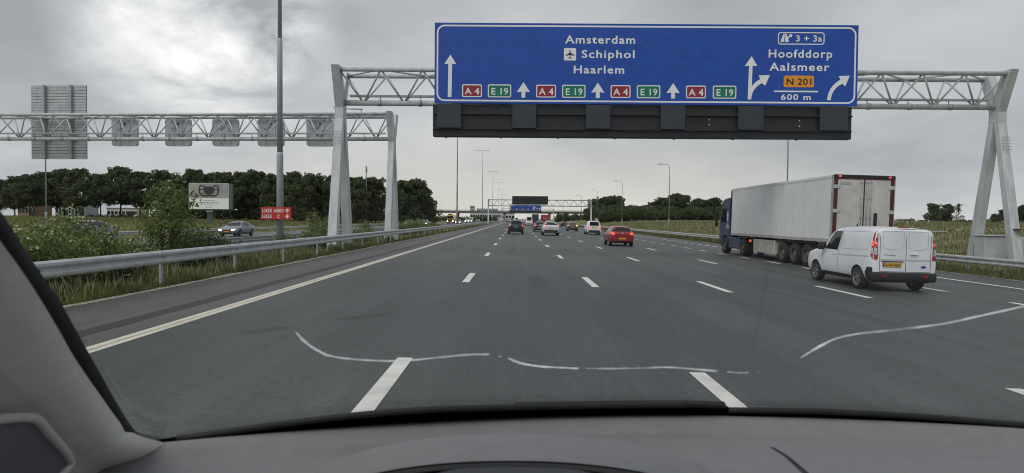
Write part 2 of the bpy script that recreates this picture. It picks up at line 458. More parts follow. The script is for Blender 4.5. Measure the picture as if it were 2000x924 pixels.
def marking(x, y0, y1, w, m=grimy_white, cache={}):
    key = (round(y1 - y0, 2), w, m.name)
    if key not in cache:
        bm = B(); l = y1 - y0; h = 0.004
        a = [bm.verts.new(p) for p in ((-w / 2, 0, rz(-w / 2)), (w / 2, 0, rz(w / 2)), (w / 2, l, rz(w / 2)), (-w / 2, l, rz(-w / 2)))]
        bm.faces.new(a)
        meh = bpy.data.meshes.new('lane_marking'); bm.to_mesh(meh); bm.free(); meh.materials.append(m); cache[key] = meh
    return link('lane_marking', cache[key], road, (x, y0, rz(x) + 0.005))
strip('edge_line', -5.34, -5.08, YS, lambda x: rz(x) + 0.005, cream_white, road)
uneven_strip('edge_line_scuff', -5.235, -5.185, -2, 160, lambda x: rz(x) + 0.008, mat('scuffed_paint', (0.46, 0.41, 0.29), 0.8, var=0.3, scale=3, space='World'), 0.012, road)
strip('edge_line', 15.75, 15.95, [-60, 10, 46], lambda x: rz(x) + 0.005, grimy_white, road)
for i in range(26):
    for x, far in ((-1.345, 8.1), (2.15, 7.75), (5.6, 7.4), (9.0, 7.0)):
        y1 = far + 12.75 * i
        marking(x, round(y1 - 3.0, 3), round(y1, 3), 0.19)
for i in range(60):
    y1 = 4.6 + 4.0 * i; marking(12.45, round(y1 - 1.5, 3), round(y1, 3), 0.2)
for i in range(60):
    y0 = 47.5 + 2.25 * i; marking(15.9, round(y0, 3), round(y0 + 1.25, 3), 0.3)
# opposite carriageway lines
def omark(x, y0, y1, w, cache={}):
    k = round(y1 - y0, 2)
    if k not in cache:
        bm = B(); bm.faces.new([bm.verts.new(p) for p in ((-w / 2, 0, 0), (w / 2, 0, 0), (w / 2, k, 0), (-w / 2, k, 0))])
        mm = bpy.data.meshes.new('lane_marking'); bm.to_mesh(mm); bm.free(); mm.materials.append(grimy_white); cache[k] = mm
    o = link('lane_marking', cache[k], oroad, (x, y0, oz(x) + 0.008)); return o
strip('edge_line', -15.5, -15.3, YS, lambda x: oz(x) + 0.008, grimy_white, oroad)
strip('edge_line', -32.3, -32.1, YS, lambda x: oz(x) + 0.008, grimy_white, oroad)
for i in range(22):
    for x in (-18.8, -22.2, -25.6, -29.0):
        omark(x, 18 + 12.0 * i, 21 + 12.0 * i, 0.2)

# ================================================================== GUARD RAILS
def w_beam_mesh(length):
    prof = [(0.0, 0.0), (0.035, 0.012), (0.07, 0.04), (0.075, 0.085), (0.04, 0.12), (0.012, 0.145), (0.012, 0.165), (0.04, 0.19), (0.075, 0.225), (0.07, 0.27), (0.035, 0.298), (0.0, 0.31)]
    bm = B(); A = [[bm.verts.new((x, y, z)) for x, z in prof] for y in (0, length)]
    for i in range(len(prof) - 1): bm.faces.new((A[0][i], A[1][i], A[1][i + 1], A[0][i + 1]))
    # overlap lip at the joint
    C = [[bm.verts.new((x + 0.006, y, z)) for x, z in prof] for y in (-0.02, 0.3)]
    for i in range(len(prof) - 1): bm.faces.new((C[0][i], C[1][i], C[1][i + 1], C[0][i + 1]))
    for f in bm.faces: f.smooth = False
    me = bpy.data.meshes.new('beam'); bm.to_mesh(me); bm.free(); me.materials.append(galv); return me
BEAM = w_beam_mesh(4.0)
def post_mesh(h):
    bm = B(); add_box(bm, (0, 0, h / 2), (0.06, 0.10, h), 0.006)
    add_box(bm, (0.035, 0, h - 0.15), (0.055, 0.14, 0.26), 0.006)
    me = bpy.data.meshes.new('post'); bm.to_mesh(me); bm.free(); me.materials.append(galv_dark); return me
def bolt_mesh():
    bm = B(); add_tube(bm, (0, 0, 0), (0.014, 0, 0), 0.028, 0.022, 8)
    me = bpy.data.meshes.new('bolt'); bm.to_mesh(me); bm.free(); me.materials.append(trim_black); return me
POST = post_mesh(0.78); BOLT = bolt_mesh()
def guard_rail(x, zbeam, y0, y1, facing, label, step=4.0, bolts=0):
    g = empty('guard_rail', (x, y0, tz(x))); tag(g, label, 'guard rail')
    n = int((y1 - y0) / step)
    for i in range(n):
        o = link('beam', BEAM, g, (0, i * step, zbeam - tz(x)))
        if facing < 0: o.scale = (-1, 1, 1)
        p = link('post', POST, g, (-0.06 * facing, i * step + 0.15, zbeam + 0.29 - tz(x) - 0.78))
        if facing < 0: p.rotation_euler = (0, 0, math.pi)
        if i < bolts:
            b = link('bolt', BOLT, g, (0.012 * facing, i * step + 0.15, zbeam + 0.155 - tz(x)))
            if facing < 0: b.rotation_euler = (0, 0, math.pi)
    return g
guard_rail(-8.1, 0.655, 3.0, 440, 1, 'galvanised crash barrier between the left shoulder and the weedy central reservation', bolts=22)
guard_rail(19.2, 0.03, 8.0, 300, -1, 'galvanised crash barrier below the flowery bank on the exit side', bolts=14)
guard_rail(-13.4, 0.42, 20.0, 420, -1, 'galvanised crash barrier edging the oncoming carriageway beside the central reservation')
guard_rail(-34.2, 0.10, 20.0, 260, 1, 'galvanised crash barrier at the far side of the oncoming carriageway')

# ================================================================== GANTRIES
def quad_beam(bm, p0, p1, w0, d0, w1, d1):
    """box beam between two points, width along x, depth along y"""
    r = []
    for p, w, d in ((p0, w0, d0), (p1, w1, d1)):
        r.append([bm.verts.new((p[0] + sx * w / 2, p[1] + sy * d / 2, p[2])) for sx, sy in ((-1, -1), (1, -1), (1, 1), (-1, 1))])
    a, b = r
    for i in range(4):
        j = (i + 1) % 4; bm.faces.new((a[i], a[j], b[j], b[i]))
    bm.faces.new(a[::-1]); bm.faces.new(b)
def brace_between(p0, p1, r, parent, m, seg, cache={}):
    p0, p1 = Vector(p0), Vector(p1); d = p1 - p0; L = round(d.length, 3)
    k = (L, r, seg, m.name)
    if k not in cache:
        bm = tube((0, 0, 0), (0, 0, L), r, r, seg); me = bpy.data.meshes.new('brace'); bm.to_mesh(me); bm.free(); me.materials.append(m); cache[k] = me
    o = link('brace', cache[k], parent, p0); o.rotation_euler = d.to_track_quat('Z', 'Y').to_euler(); return o
def gantry(name, loc, rz_, span, gl, gr, label, zb=7.38, zt=8.85, half=0.75, bay=2.0, spread=1.5, seg=8, detail=True, legw=0.44, right_leg=True, left_leg=True, chord=0.11):
    g = empty(name, loc, rz_); tag(g, label, 'gantry')
    z0 = loc[2]
    for side, x, gz, on in ((0, 0.0, gl, left_leg), (1, span, gr, right_leg)):
        if not on: continue
        zj = zb - 0.75
        for s in (-1, 1):
            bm = B(); quad_beam(bm, (x, s * spread, gz - 0.05), (x, s * 0.17, zj), legw, 0.44, legw * 0.92, 0.34)
            bmesh.ops.bevel(bm, geom=list(bm.edges), offset=0.02, segments=1, affect='EDGES')
            leg = obj('leg', bm, gantry_mat, g)
            if detail:
                bm = B()
                for i in range(4):
                    for j in range(5):
                        t = 0.80 + j * 0.022
                        add_tube(bm, (x - 0.18 + i * 0.12, s * (spread + (0.17 - spread) * t) - 0.27 + 0.1 * (t - .8), gz + (zj - gz) * t),
                                 (x - 0.18 + i * 0.12, s * (spread + (0.17 - spread) * t) - 0.31 + 0.1 * (t - .8), gz + (zj - gz) * t), 0.024, seg=6)
                obj('bolt_group', bm, galv_dark, leg)
                bm = B(); add_box(bm, (x, s * spread, gz + 0.03), (legw + 0.35, 0.85, 0.08), 0.01); obj('base_plate', bm, gantry_mat, leg)
        # neck and V head
        bm = B(); quad_beam(bm, (x, 0, zj), (x, 0, zb + 0.12), legw * 0.92, 0.68, legw * 0.9, 0.6)
        hd = obj('leg_head', bm, gantry_mat, g)
        for s in (-1, 1):
            bm = B()
            w = legw * 0.86
            pts = [(s * 0.02, zb - 0.25), (s * 0.30, zb - 0.3), (s * (half + 0.32), zt + 0.16), (s * (half - 0.28), zt + 0.16), (s * 0.02, zb + 0.55)]
            a = [bm.verts.new((x - w / 2, y, z)) for y, z in pts]; b = [bm.verts.new((x + w / 2, y, z)) for y, z in pts]
            bm.faces.new(a); bm.faces.new(b[::-1])
            for i in range(5): bm.faces.new((a[i], b[i], b[(i + 1) % 5], a[(i + 1) % 5]))
            bmesh.ops.recalc_face_normals(bm, faces=bm.faces)
            obj('head_arm', bm, gantry_mat, hd)
    x0, x1 = legw * 0.3, span - legw * 0.3
    obj('chord', tube((x0, -half, zt), (x1, -half, zt), chord, seg=12), gantry_mat, g)
    obj('chord', tube((x0, half, zt), (x1, half, zt), chord, seg=12), gantry_mat, g)
    obj('chord', tube((x0, 0, zb), (x1, 0, zb), chord * 1.25, seg=12), gantry_mat, g)
    n = int(round((x1 - x0) / bay)); bw = (x1 - x0) / n; r = chord * 0.42
    for i in range(n):
        a = x0 + i * bw; mdl = a + bw / 2; b = a + bw
        for s in (-1, 1):
            brace_between((a, s * half, zt), (mdl, 0, zb), r, g, gantry_mat, seg)
            brace_between((b, s * half, zt), (mdl, 0, zb), r, g, gantry_mat, seg)
        brace_between((a, -half if i % 2 else half, zt), (b, half if i % 2 else -half, zt), r * 0.9, g, gantry_mat, seg)
    if detail:
        obj('cable_tray', box((span / 2, 0.12, zb + 0.36), (x1 - x0 - 0.6, 0.2, 0.09)), galv_dark, g)
        for i in range(n):
            hx = x0 + (i + 0.9) * bw
            if hx < x1 - 0.4:
                bm = tube((hx, 0.12, zb), (hx, 0.12, zb + 0.34), 0.022, seg=6); add_tube(bm, (hx - 0.08, 0, zb), (hx + 0.08, 0, zb), chord * 1.45, seg=10)
                obj('hanger', bm, galv_dark, g)
    return g

g1 = gantry('sign_gantry', (-8.62, 32.5, 0), 0, 32.1, tz(-8.62), tz(23.4), 'light grey truss gantry on A-shaped legs carrying the large blue destination sign')
# small inspection lamp bracket under the truss
bm = B(); add_path(bm, [(2.1, 0, 7.3), (2.1, 0, 6.75), (2.1, 0, 6.55), (2.3, 0, 6.5), (4.4, 0, 6.42)], 0.03, 6)
# sign panel -------------------------------------------------------
SW, SH, SX, SZ, SY = 19.86, 3.77, -3.87, 7.18, 31.25
sg = empty('destination_sign', (SX, SY, SZ)); tag(sg, 'large blue motorway destination sign for Amsterdam, Schiphol, Haarlem and Hoofddorp', 'road sign')
obj('panel', box((SW / 2, 0.05, SH / 2), (SW, 0.10, SH), 0.01), sign_blue, sg)
for i in range(6): obj('bracket', box((1.2 + i * 3.5, 0.32, SH / 2 - .2), (0.14, 0.44, SH * 0.85)), galv_dark, sg)
def S(px, py):
    return ((px - 847) / 821 * SW, SH - (py - 47 - (px - 847) * 0.0052) / 156 * SH)
bm = B(); d = 0.075; ring_frame(bm, rrect(0.10, 0.10, SW - 0.10, SH - 0.10, 0.36), rrect(0.10 + d, 0.10 + d, SW - 0.10 - d, SH - 0.10 - d, 0.30), -0.006, 0.0)
obj('border', bm, sign_white, sg)
def sign_poly(pts, m, name='arrow', y=-0.006, parent=None):
    bm = B(); prism_xz(bm, pts, y, 0.0); bmesh.ops.triangulate(bm, faces=[f for f in bm.faces if len(f.verts) > 4])
    return obj(name, bm, m, parent or sg)
def sign_text(s, xl, xr, base, top, m=sign_white, y=-0.007, bold=0.018, spacing=1.15, name='lettering', parent=None):
    a = S(xl, base); b = S(xr, base); t = S(xl, top)
    return put_text(s, a[0], (a[1] + b[1]) / 2, b[0] - a[0], t[1] - a[1], y, m, parent or sg, bold, spacing, name)
sign_text('Amsterdam', 1100.2, 1236.1, 87.1, 71.4)
sign_text('Schiphol', 1132.6, 1235.3, 115, 99.5)
sign_text('Haarlem', 1117.6, 1215.6, 144.8, 129.3)
sign_text('Hoofddorp', 1494.9, 1617.9, 113.9, 97.9)
sign_text('Aalsmeer', 1496.8, 1613, 139.2, 123.4)
sign_text('600 m', 1520, 1578, 195.5, 184)
a, b = S(1098.2, 120), S(1121.9, 96.1)
pb = sign_poly(rrect(a[0], a[1], b[0], b[1], 0.06), sign_white, 'airport_symbol')
cx_, cz_ = (a[0] + b[0]) / 2, (a[1] + b[1]) / 2
hp = [(0.0, 0.205), (0.026, 0.17), (0.026, 0.07), (0.21, -0.045), (0.21, -0.085), (0.026, -0.025), (0.02, -0.13), (0.08, -0.18), (0.08, -0.205), (0, -0.18)]
sign_poly([(cx_ + x, cz_ + z) for x, z in hp] + [(cx_ - x, cz_ + z) for x, z in hp[-2:0:-1]], ink, 'aeroplane', y=-0.010, parent=pb)
def route_shield(xl, xr, top, bot, text, m, tl, tr, tb, tt, border=sign_white, tm=sign_white):
    a, b = S(xl, bot), S(xr, top)
    z0 = min(a[1], b[1]); z1 = max(a[1], b[1])
    p = sign_poly(rrect(a[0], a[1], b[0], b[1], 0.08), border, 'route_shield')
    if border is not m:
        sign_poly(rrect(a[0] + .05, a[1] + .05, b[0] - .05, b[1] - .05, 0.055), m, 'shield_field', y=-0.010, parent=p)
    sign_text(text, tl, tr, tb, tt, tm, y=-0.014, bold=0.014, spacing=1.05, parent=p)
for xa, xe in ((900.9, 951), (1045, 1095.4), (1189.7, 1240.6), (1336, 1388)):
    k = (xa - 900.9) * 0.004
    route_shield(xa, xa + 38.6, 166.5 + k, 191 + k, 'A 4', sign_red, xa + 5.2, xa + 33.6, 185.7 + k, 172.6 + k)
    route_shield(xe, xe + 45.5, 166.6 + k, 191.5 + k, 'E 19', sign_green, xe + 7.2, xe + 39.6, 186.0 + k, 172.9 + k)
route_shield(1525, 1583.5, 148.8, 170.9, 'N 201', sign_orange, 1530.5, 1578.5, 166.2, 153.6, border=sign_orange, tm=ink)
def P(l): return [S(*p) for p in l]
for x in (1020.2, 1164.8, 1311):
    k = (x - 1020) * 0.005
    sign_poly(P([(x - 3.7, 192 + k), (x + 3.7, 192 + k), (x + 3.7, 180.5 + k), (x + 13, 181.5 + k), (x, 162 + k), (x - 13, 181.5 + k), (x - 3.7, 180.5 + k)]), sign_white)
sign_poly(P([(873.0, 191), (880.2, 191), (881.2, 126.8), (889.3, 127.5), (877.8, 109), (865.8, 127.5), (873.8, 126.8)]), sign_white)
def arc(x0, y0, x1, y1, x2, y2, n=8):
    return [((1 - t) ** 2 * x0 + 2 * t * (1 - t) * x1 + t * t * x2, (1 - t) ** 2 * y0 + 2 * t * (1 - t) * y1 + t * t * y2) for t in [i / n for i in range(n + 1)]]
# forked arrow
sign_poly(P([(1455.8, 194.8), (1462.8, 194.8), (1464.2, 129.8), (1473.4, 130.3), (1462.2, 111.4), (1449, 130.3), (1457.4, 129.8)]), sign_white)
sign_poly(P(arc(1462.6, 193, 1463.6, 174, 1482.6, 163.2) + [(1489.2, 168.2), (1498, 147.6), (1476.4, 148.4), (1479.4, 155.6)] + arc(1479.4, 155.6, 1465, 163, 1461, 176)), sign_white, y=-0.0075)
# right-hand curved arrow
sign_poly(P([(1609.8, 196), (1616.8, 196)] + arc(1616.8, 196, 1617.5, 175, 1638.4, 164.0) + [(1644.2, 169.3), (1652.6, 148.6), (1631.2, 149.4), (1634.6, 156.2)] + arc(1634.6, 156.2, 1611, 170, 1609.8, 196)[:-1]), sign_white)
# exit number box
a, b = S(1512.3, 88.7), S(1602.4, 65.2)
bm = B(); ring_frame(bm, rrect(a[0], a[1], b[0], b[1], 0.13), rrect(a[0] + .045, a[1] + .045, b[0] - .045, b[1] - .045, 0.09), -0.006, 0)
ex = obj('exit_box', bm, sign_white, sg)
sign_text('3 + 3a', 1547, 1597.6, 82.8, 70.6, parent=ex, bold=0.014, spacing=1.05)
sign_poly(P([(1517, 84), (1524.2, 84), (1525.3, 68), (1523, 68)]), sign_white, 'exit_symbol', parent=ex)
sign_poly(P([(1526, 84), (1533.5, 84), (1532.2, 77), (1536.8, 73.2), (1538.6, 75), (1540, 68.6), (1533.4, 69.4), (1535, 71), (1530.4, 74.6), (1529, 68), (1526.6, 68)]), sign_white, 'exit_symbol', parent=ex)
a, b = S(1506.7, 180.4), S(1592, 178.0)
sign_poly([(a[0], a[1]), (b[0], a[1]), (b[0], b[1]), (a[0], b[1])], sign_white, 'rule')
# dark matrix signal housing below
mh = empty('matrix_signal_row', (SX - 0.06, SY + 0.02, 5.64)); tag(mh, 'long black housing with six unlit lane signals under the blue destination sign', 'matrix sign')
obj('housing', box((SW / 2 - 0.06, 0.35, 0.76), (SW - 0.06, 0.40, 1.52), 0.02), black_mat, mh)
obj('visor', box((SW / 2 - 0.06, 0.06, 1.06), (SW - 0.12, 0.16, 0.05)), black_mat, mh)
obj('lower_lip', box((SW / 2 - 0.06, 0.08, 0.36), (SW - 0.12, 0.12, 0.05)), black_mat, mh)
for xl, xr in ((852.5, 899.5), (999, 1045.5), (1142.3, 1190), (1287, 1335), (1437.5, 1486.5), (1596, 1649)):
    xa = (xl - 847) / 821 * SW + .06; w = (xr - xl) / 821 * SW
    sgl = obj('lane_signal', box((xa + w / 2, 0.02, 0.94), (w, 0.24, 1.12), 0.015), matrix_mat, mh)
for xx in (0.6, 3.2, 5.9, 8.6, 11.4, 14.2, 17.2): obj('drain_stud', box((xx, 0.2, -0.03), (0.1, 0.1, 0.07)), black_mat, mh)
for px, py in ((1386, 233), (1386, 243), (1562, 234), (1562, 245), (1649, 236), (1649, 246)):
    obj('flash_lamp', tube(((px - 847) / 821 * SW, 0.145, 1.52 - (py - 205) / 65 * 1.5), ((px - 847) / 821 * SW, 0.115, 1.52 - (py - 205) / 65 * 1.5), 0.035, seg=8), tail_clear, mh)

# gantry over the oncoming lanes, seen from behind ------------------
A2 = R_(-3.2)
g2 = gantry('sign_gantry', (-8.55, 45.6, 0), math.pi + A2, 30.0, tz(-8.6), tz(-38), 'grey truss gantry over the oncoming lanes, seen from behind its signs', zb=7.2, zt=8.8, half=0.7, spread=1.1, bay=1.95)
def g2x(px):                 # distance along that gantry for a picture column measured at its truss
    t = (px - 1007) / 1290.0
    ca, sa = math.cos(math.pi + A2), math.sin(math.pi + A2)
    return (t * 46.9 + 8.55) / (ca - t * sa)
def g2loc(s, y): 
    m = Matrix.Rotation(math.pi + A2, 3, 'Z') @ Vector((s, y, 0)); return (-8.55 + m.x, 45.6 + m.y, 0)
for i, px in enumerate((625, 530, 442, 350, 246)):
    loc = g2loc(g2x(px), -1.05)
    sgn = empty('lane_signal_box', (loc[0], loc[1], 6.80), A2)
    tag(sgn, ('back of a lane signal box partly behind the big gantry leg', 'back of a lane signal box partly hidden by the thick lamp mast', 'back of a lane signal box next to the one behind the thick mast', 'back of a lane signal box, middle of the five in their row', 'back of a lane signal box next to the slatted sign back')[i], 'matrix sign', 'lane signal boxes seen from behind on the oncoming gantry')
    bm = B(); prism_xz(bm, rrect(-0.95, 0.0, 0.95, 1.95, 0.2), -0.1, 0.12); obj('housing', bm, alum_back, sgn)
    for dx in (-0.3, 0.35): obj('rib', box((dx, -0.115, 0.97), (0.05, 0.03, 1.8)), alum_back, sgn)
    obj('cable_gland', tube((0.05, -0.17, 1.6), (0.05, -0.1, 1.6), 0.055, seg=8), trim_black, sgn)
    bm = B(); add_path(bm, [(0.05, -0.15, 1.55), (-0.1, -0.16, 1.3), (-0.25, -0.15, 1.2), (-0.5, -0.14, 1.22)], 0.018, 5); obj('cable', bm, trim_black, sgn)
loc = g2loc(g2x(116), -1.1)
bs = empty('rear_of_sign', (loc[0], loc[1], 5.86), A2); tag(bs, 'tall slatted aluminium back of a large sign on the oncoming gantry', 'road sign')
for i in range(26):
    obj('slat', box((0, 0, 0.10 + i * 0.206), (4.2, 0.05, 0.175), 0.008), alum_back, bs)
obj('face_panel', box((0, 0.05, 2.68), (4.22, 0.03, 5.36)), galv_dark, bs)
for dx in (-1.02, 1.0): obj('upright', box((dx, -0.12, 2.68), (0.2, 0.2, 5.34), 0.01), galv_dark, bs)
for dx in (-0.7, 1.25): obj('bracket', box((dx, -0.1, 1.42), (0.22, 0.12, 0.12)), trim_black, bs)
# handrail stub on top near the leg
bm = B(); add_path(bm, [(3.9, 0.2, 8.8), (3.9, 0.2, 9.35), (4.1, 0.2, 9.4)], 0.035, 6); add_path(bm, [(2.0, 0.2, 9.2), (4.0, 0.2, 9.28)], 0.045, 6); add_path(bm, [(2.1, 0.2, 8.8), (2.1, 0.2, 9.2)], 0.03, 6)
obj('camera_bracket', bm, galv_dark, g2)

# far gantries -------------------------------------------------------
g3 = gantry('sign_gantry', (-8.5, 206, 0), 0, 32.0, 0.05, -0.35, 'slim far gantry carrying a wide blank black message panel', zb=5.9, zt=7.75, half=0.8, bay=2.67, seg=5, detail=False, spread=0.9, chord=0.13)
vm = empty('message_panel', (4.45, 204.6, 6.35)); tag(vm, 'wide blank black electronic message panel on the far gantry', 'message sign')
obj('housing', box((0, 0.3, 1.25), (11.1, 0.6, 2.5), 0.03), black_mat, vm)
obj('frame', box((0, 0.3, 2.53), (11.2, 0.7, 0.06)), galv, vm)
obj('walkway', box((0, 0.4, -0.06), (11.2, 0.9, 0.08)), galv_dark, vm)
g4 = gantry('sign_gantry', (-8.5, 412, 0), 0, 32.0, 0.05, -0.35, 'farthest gantry in front of the viaduct with a blue sign', zb=6.6, zt=8.2, half=0.8, bay=2.67, seg=5, detail=False, spread=0.9, chord=0.13)
s4 = empty('destination_sign', (-3.9, 410.4, 7.25)); tag(s4, 'small-looking blue destination sign far off below the black message panel', 'road sign')
obj('panel', box((9.9, 0.1, 1.8), (19.8, 0.2, 3.6)), sign_blue, s4)
bm = B(); ring_frame(bm, rrect(0.1, 0.1, 19.7, 3.5, 0.35), rrect(0.2, 0.2, 19.6, 3.4, 0.3), -0.012, 0); obj('border', bm, sign_white, s4)
def s4box(name, x, z, w, h, m): obj(name, box((x, -0.02, z), (w, 0.05, h)), m, s4)
for x in (0.75, 14.9): s4box('arrow', x, 1.5, 0.35, 2.3, sign_white)
sign_poly([(15.1, .6), (15.4, .6), (15.5, 1.4), (16.5, 2.2), (16.3, 2.45), (15.1, 1.5)], sign_white, y=-0.04, parent=s4)
sign_poly([(18.3, .3), (18.7, .3), (18.8, 1.0), (19.4, 1.4), (19.2, 1.7), (18.3, 1.1)], sign_white, y=-0.04, parent=s4)
s4box('airport_symbol', 6.6, 2.9, 0.7, 0.55, sign_white)
for x in (4.4, 8.0, 11.6): s4box('arrow', x, 0.75, 0.3, 0.8, sign_white)
for x in (1.9, 5.4, 9.0, 12.6):
    s4box('route_shield', x, 0.72, 0.85, 0.5, sign_red); s4box('route_shield', x + 1.2, 0.72, 0.9, 0.5, sign_green)
s4box('route_shield', 17.0, 1.2, 1.4, 0.7, sign_orange)
m4 = empty('matrix_signal_row', (-3.9, 410.6, 5.7)); tag(m4, 'dark lane signal housing under the far blue sign by the viaduct', 'matrix sign')
obj('housing', box((9.9, 0.3, 0.75), (19.8, 0.5, 1.5)), black_mat, m4)
for i in range(5): obj('lane_signal', box((1.0 + i * 4.2, 0.02, 0.85), (1.1, 0.1, 1.1)), matrix_mat, m4)

# ================================================================== LAMP POSTS
def tall_mast():
    g = empty('lamp_mast', (0, 0, 0))
    bm = B()
    add_path(bm, [(0, 0, 0), (0, 0, 4.62), (0, 0, 4.75)], [0.16, 0.148, 0.128], 16)
    obj('lower_pole', bm, mast_mat, g)
    bm = B(); add_path(bm, [(0, 0, 4.75), (0, 0, 9.95), (0, 0, 10.02)], [0.127, 0.118, 0.098], 14); obj('middle_pole', bm, mast_mat, g)
    bm = B(); add_path(bm, [(0, 0, 10.02), (0, 0, 24.2)], [0.096, 0.06], 12); obj('upper_pole', bm, mast_mat, g)
    bm = B(); add_path(bm, [(-1.3, 0, 24.32), (-0.6, 0, 24.24), (0.6, 0, 24.24), (1.3, 0, 24.32)], 0.05, 8); obj('cross_arm', bm, mast_mat, g)
    for s in (-1, 1):
        o = obj('luminaire', box((s * 1.75, 0, 24.33), (1.0, 0.34, 0.13), 0.04), galv_dark, g)
        obj('diffuser', box((s * 1.78, 0, 24.255), (0.7, 0.26, 0.03)), head_off, o)
    return g
mast = tall_mast()
for i, (Y, lab) in enumerate(((30.8, 'thick grey stepped lamp mast carrying the red route sign'),
                 (124, 'tall thin lamp mast in the central reservation between the second gantry and the far gantry'),
                 (218, 'tall double-headed lamp mast in the central reservation, level with the far gantry'),
                 (316, 'double-headed lamp mast beyond the far gantry, first behind it'), (412, 'double-headed lamp mast beyond the far gantry, second behind it'),
                 (510, 'double-headed lamp mast standing beyond the viaduct'), (606, 'farthest double-headed lamp mast beyond the viaduct'))):
    o = mast if i == 0 else copy_tree(mast)
    o.location = (-11.0, Y, tz(-11)); tag(o, lab, 'lamp post', 'tall lamp masts along the central reservation')
def single_lamp(h=11.3, side=-1):
    g = empty('lamp_post', (0, 0, 0))
    bm = B(); add_path(bm, [(0, 0, 0), (0, 0, 1.9), (0, 0, 2.0)], [0.115, 0.11, 0.08], 12); obj('base_sleeve', bm, mast_mat, g)
    bm = B()
    add_path(bm, [(0, 0, 2.0), (0, 0, h - 0.7), (side * 0.06, 0, h - 0.32), (side * 0.28, 0, h - 0.08), (side * 0.65, 0, h), (side * 1.15, 0, h + 0.03)], [0.078, 0.055, 0.052, 0.05, 0.048, 0.045], 10)
    obj('pole', bm, mast_mat, g)
    o = obj('luminaire', box((side * 1.6, 0, h + 0.03), (1.0, 0.34, 0.11), 0.035), galv_dark, g)
    obj('diffuser', box((side * 1.62, 0, h - 0.035), (0.7, 0.26, 0.03)), head_off, o)
    return g
lampR = single_lamp(11.3, -1)
labs = ['thin lamp post standing behind the white lorry trailer', 'single-arm lamp post on the grassy bank between the red hatchback and the lorry', 'single-arm lamp post on the bank beside the white delivery van with a dark rear window',
        'single-arm lamp post next to the far gantry right leg', 'single-arm lamp post just beyond the far gantry right leg']
for i, Y in enumerate((64, 113, 163, 213, 263, 313, 363)):
    o = lampR if i == 0 else copy_tree(lampR)
    o.location = (26.2, Y, tz(26.2)); tag(o, labs[i] if i < 5 else 'small single-arm lamp post near the viaduct on the exit side', 'lamp post', 'single-arm lamp posts on the exit side')
lampL = single_lamp(11.3, 1)
for i, Y in enumerate((64.5, 252, 300, 350, 402, 455, 510)):
    o = lampL if i == 0 else copy_tree(lampL)
    o.location = (-46, Y, tz(-46))
    tag(o, 'lamp post standing behind the slatted sign back' if i == 0 else ('single-arm lamp post against the last rounded trees by the viaduct' if i < 3 else 'small single-arm lamp post in front of the viaduct beside the oncoming lanes'), 'lamp post', 'single-arm lamp posts along the oncoming side')
# red diversion sign on the first mast
rs = empty('route_sign', (-11.06, 30.45, 1.75)); tag(rs, 'red sign reading UGS ABD and UGS C fixed to the thick lamp mast', 'road sign')
ur = mat('ugs_red', (0.50, 0.028, 0.018), 0.45, var=0.08)
bm = B(); prism_xz(bm, rrect(-0.70, -0.10, 0.70, 0.47, 0.03), -0.02, 0.02); obj('panel', bm, ur, rs)
put_text('UGS ABD', -0.63, 0.225, 1.0, 0.165, -0.026, sign_white, rs, 0.02, 1.05)
put_text('UGS', -0.63, -0.04, 0.44, 0.165, -0.026, sign_white, rs, 0.02, 1.05)
put_text('C', 0.06, -0.04, 0.13, 0.165, -0.026, sign_white, rs, 0.02)
bm = B(); prism_xz(bm, [(0.50, 0.215), (0.55, 0.215), (0.55, 0.33), (0.60, 0.28), (0.63, 0.315), (0.525, 0.41), (0.42, 0.315), (0.45, 0.28), (0.50, 0.33)], -0.026, -0.021); obj('arrow', bm, sign_white, rs)
bm = B(); prism_xz(bm, [(0.43, 0.02), (0.52, 0.02), (0.48, -0.03), (0.515, -0.06), (0.61, 0.045), (0.515, 0.15), (0.48, 0.12), (0.52, 0.07), (0.43, 0.07)], -0.026, -0.021); obj('arrow', bm, sign_white, rs)
for z in (0.05, 0.36):
    bm = B(); add_tube(bm, (0.06, 0.35, z - .02), (0.06, 0.35, z + 0.02), 0.165, seg=16); add_box(bm, (0.06, 0.12, z), (0.1, 0.22, 0.04)); obj('clamp', bm, galv_dark, rs)
# mast with antennas beyond the fields
am = empty('antenna_mast', (-43, 190, tz(-43))); tag(am, 'slender antenna mast standing among the poplars with antennas near its top', 'mast')
bm = B(); add_path(bm, [(0, 0, 0), (0, 0, 16.0), (0, 0, 17.2)], [0.22, 0.12, 0.04], 8); obj('pole', bm, galv_dark, am)
for k in range(3):
    a = k * 2.1; obj('antenna', box((0.22 * math.cos(a), 0.22 * math.sin(a), 15.6), (0.16, 0.16, 1.7), 0.02), galv_dark, am)

# ================================================================== VIADUCT, BUILDINGS
conc = mat('viaduct_concrete', (0.20, 0.195, 0.185), 0.9, var=0.15, scale=0.3, bump=0.1, bscale=2)
conc_lt = mat('parapet_concrete', (0.19, 0.185, 0.175), 0.85, var=0.12, scale=0.4)
vd = empty('viaduct', (-10, 452, 0)); tag(vd, 'long concrete road viaduct crossing the motorway in the distance', 'bridge')
obj('deck', box((0, 6, 6.35), (150, 14, 1.3), 0.05), conc, vd)
obj('edge_beam', box((0, -1.2, 6.95), (150.4, 0.5, 0.7), 0.03), conc_lt, vd)
obj('parapet_rail', box((0, -1.25, 7.75), (150.4, 0.12, 0.25)), galv_dark, vd)
for k in range(60): obj('rail_post', box((-74 + k * 2.5, -1.25, 7.45), (0.1, 0.1, 0.6)), galv_dark, vd)
for x in (-52, -30, 2.3, 33.5, 52):
    p = obj('pier', box((x, 6, 2.9), (1.1, 11.5, 5.9), 0.1), conc, vd)
    obj('pier_cap', box((x, 6, 5.55), (1.9, 12.5, 0.5), 0.05), conc, p)
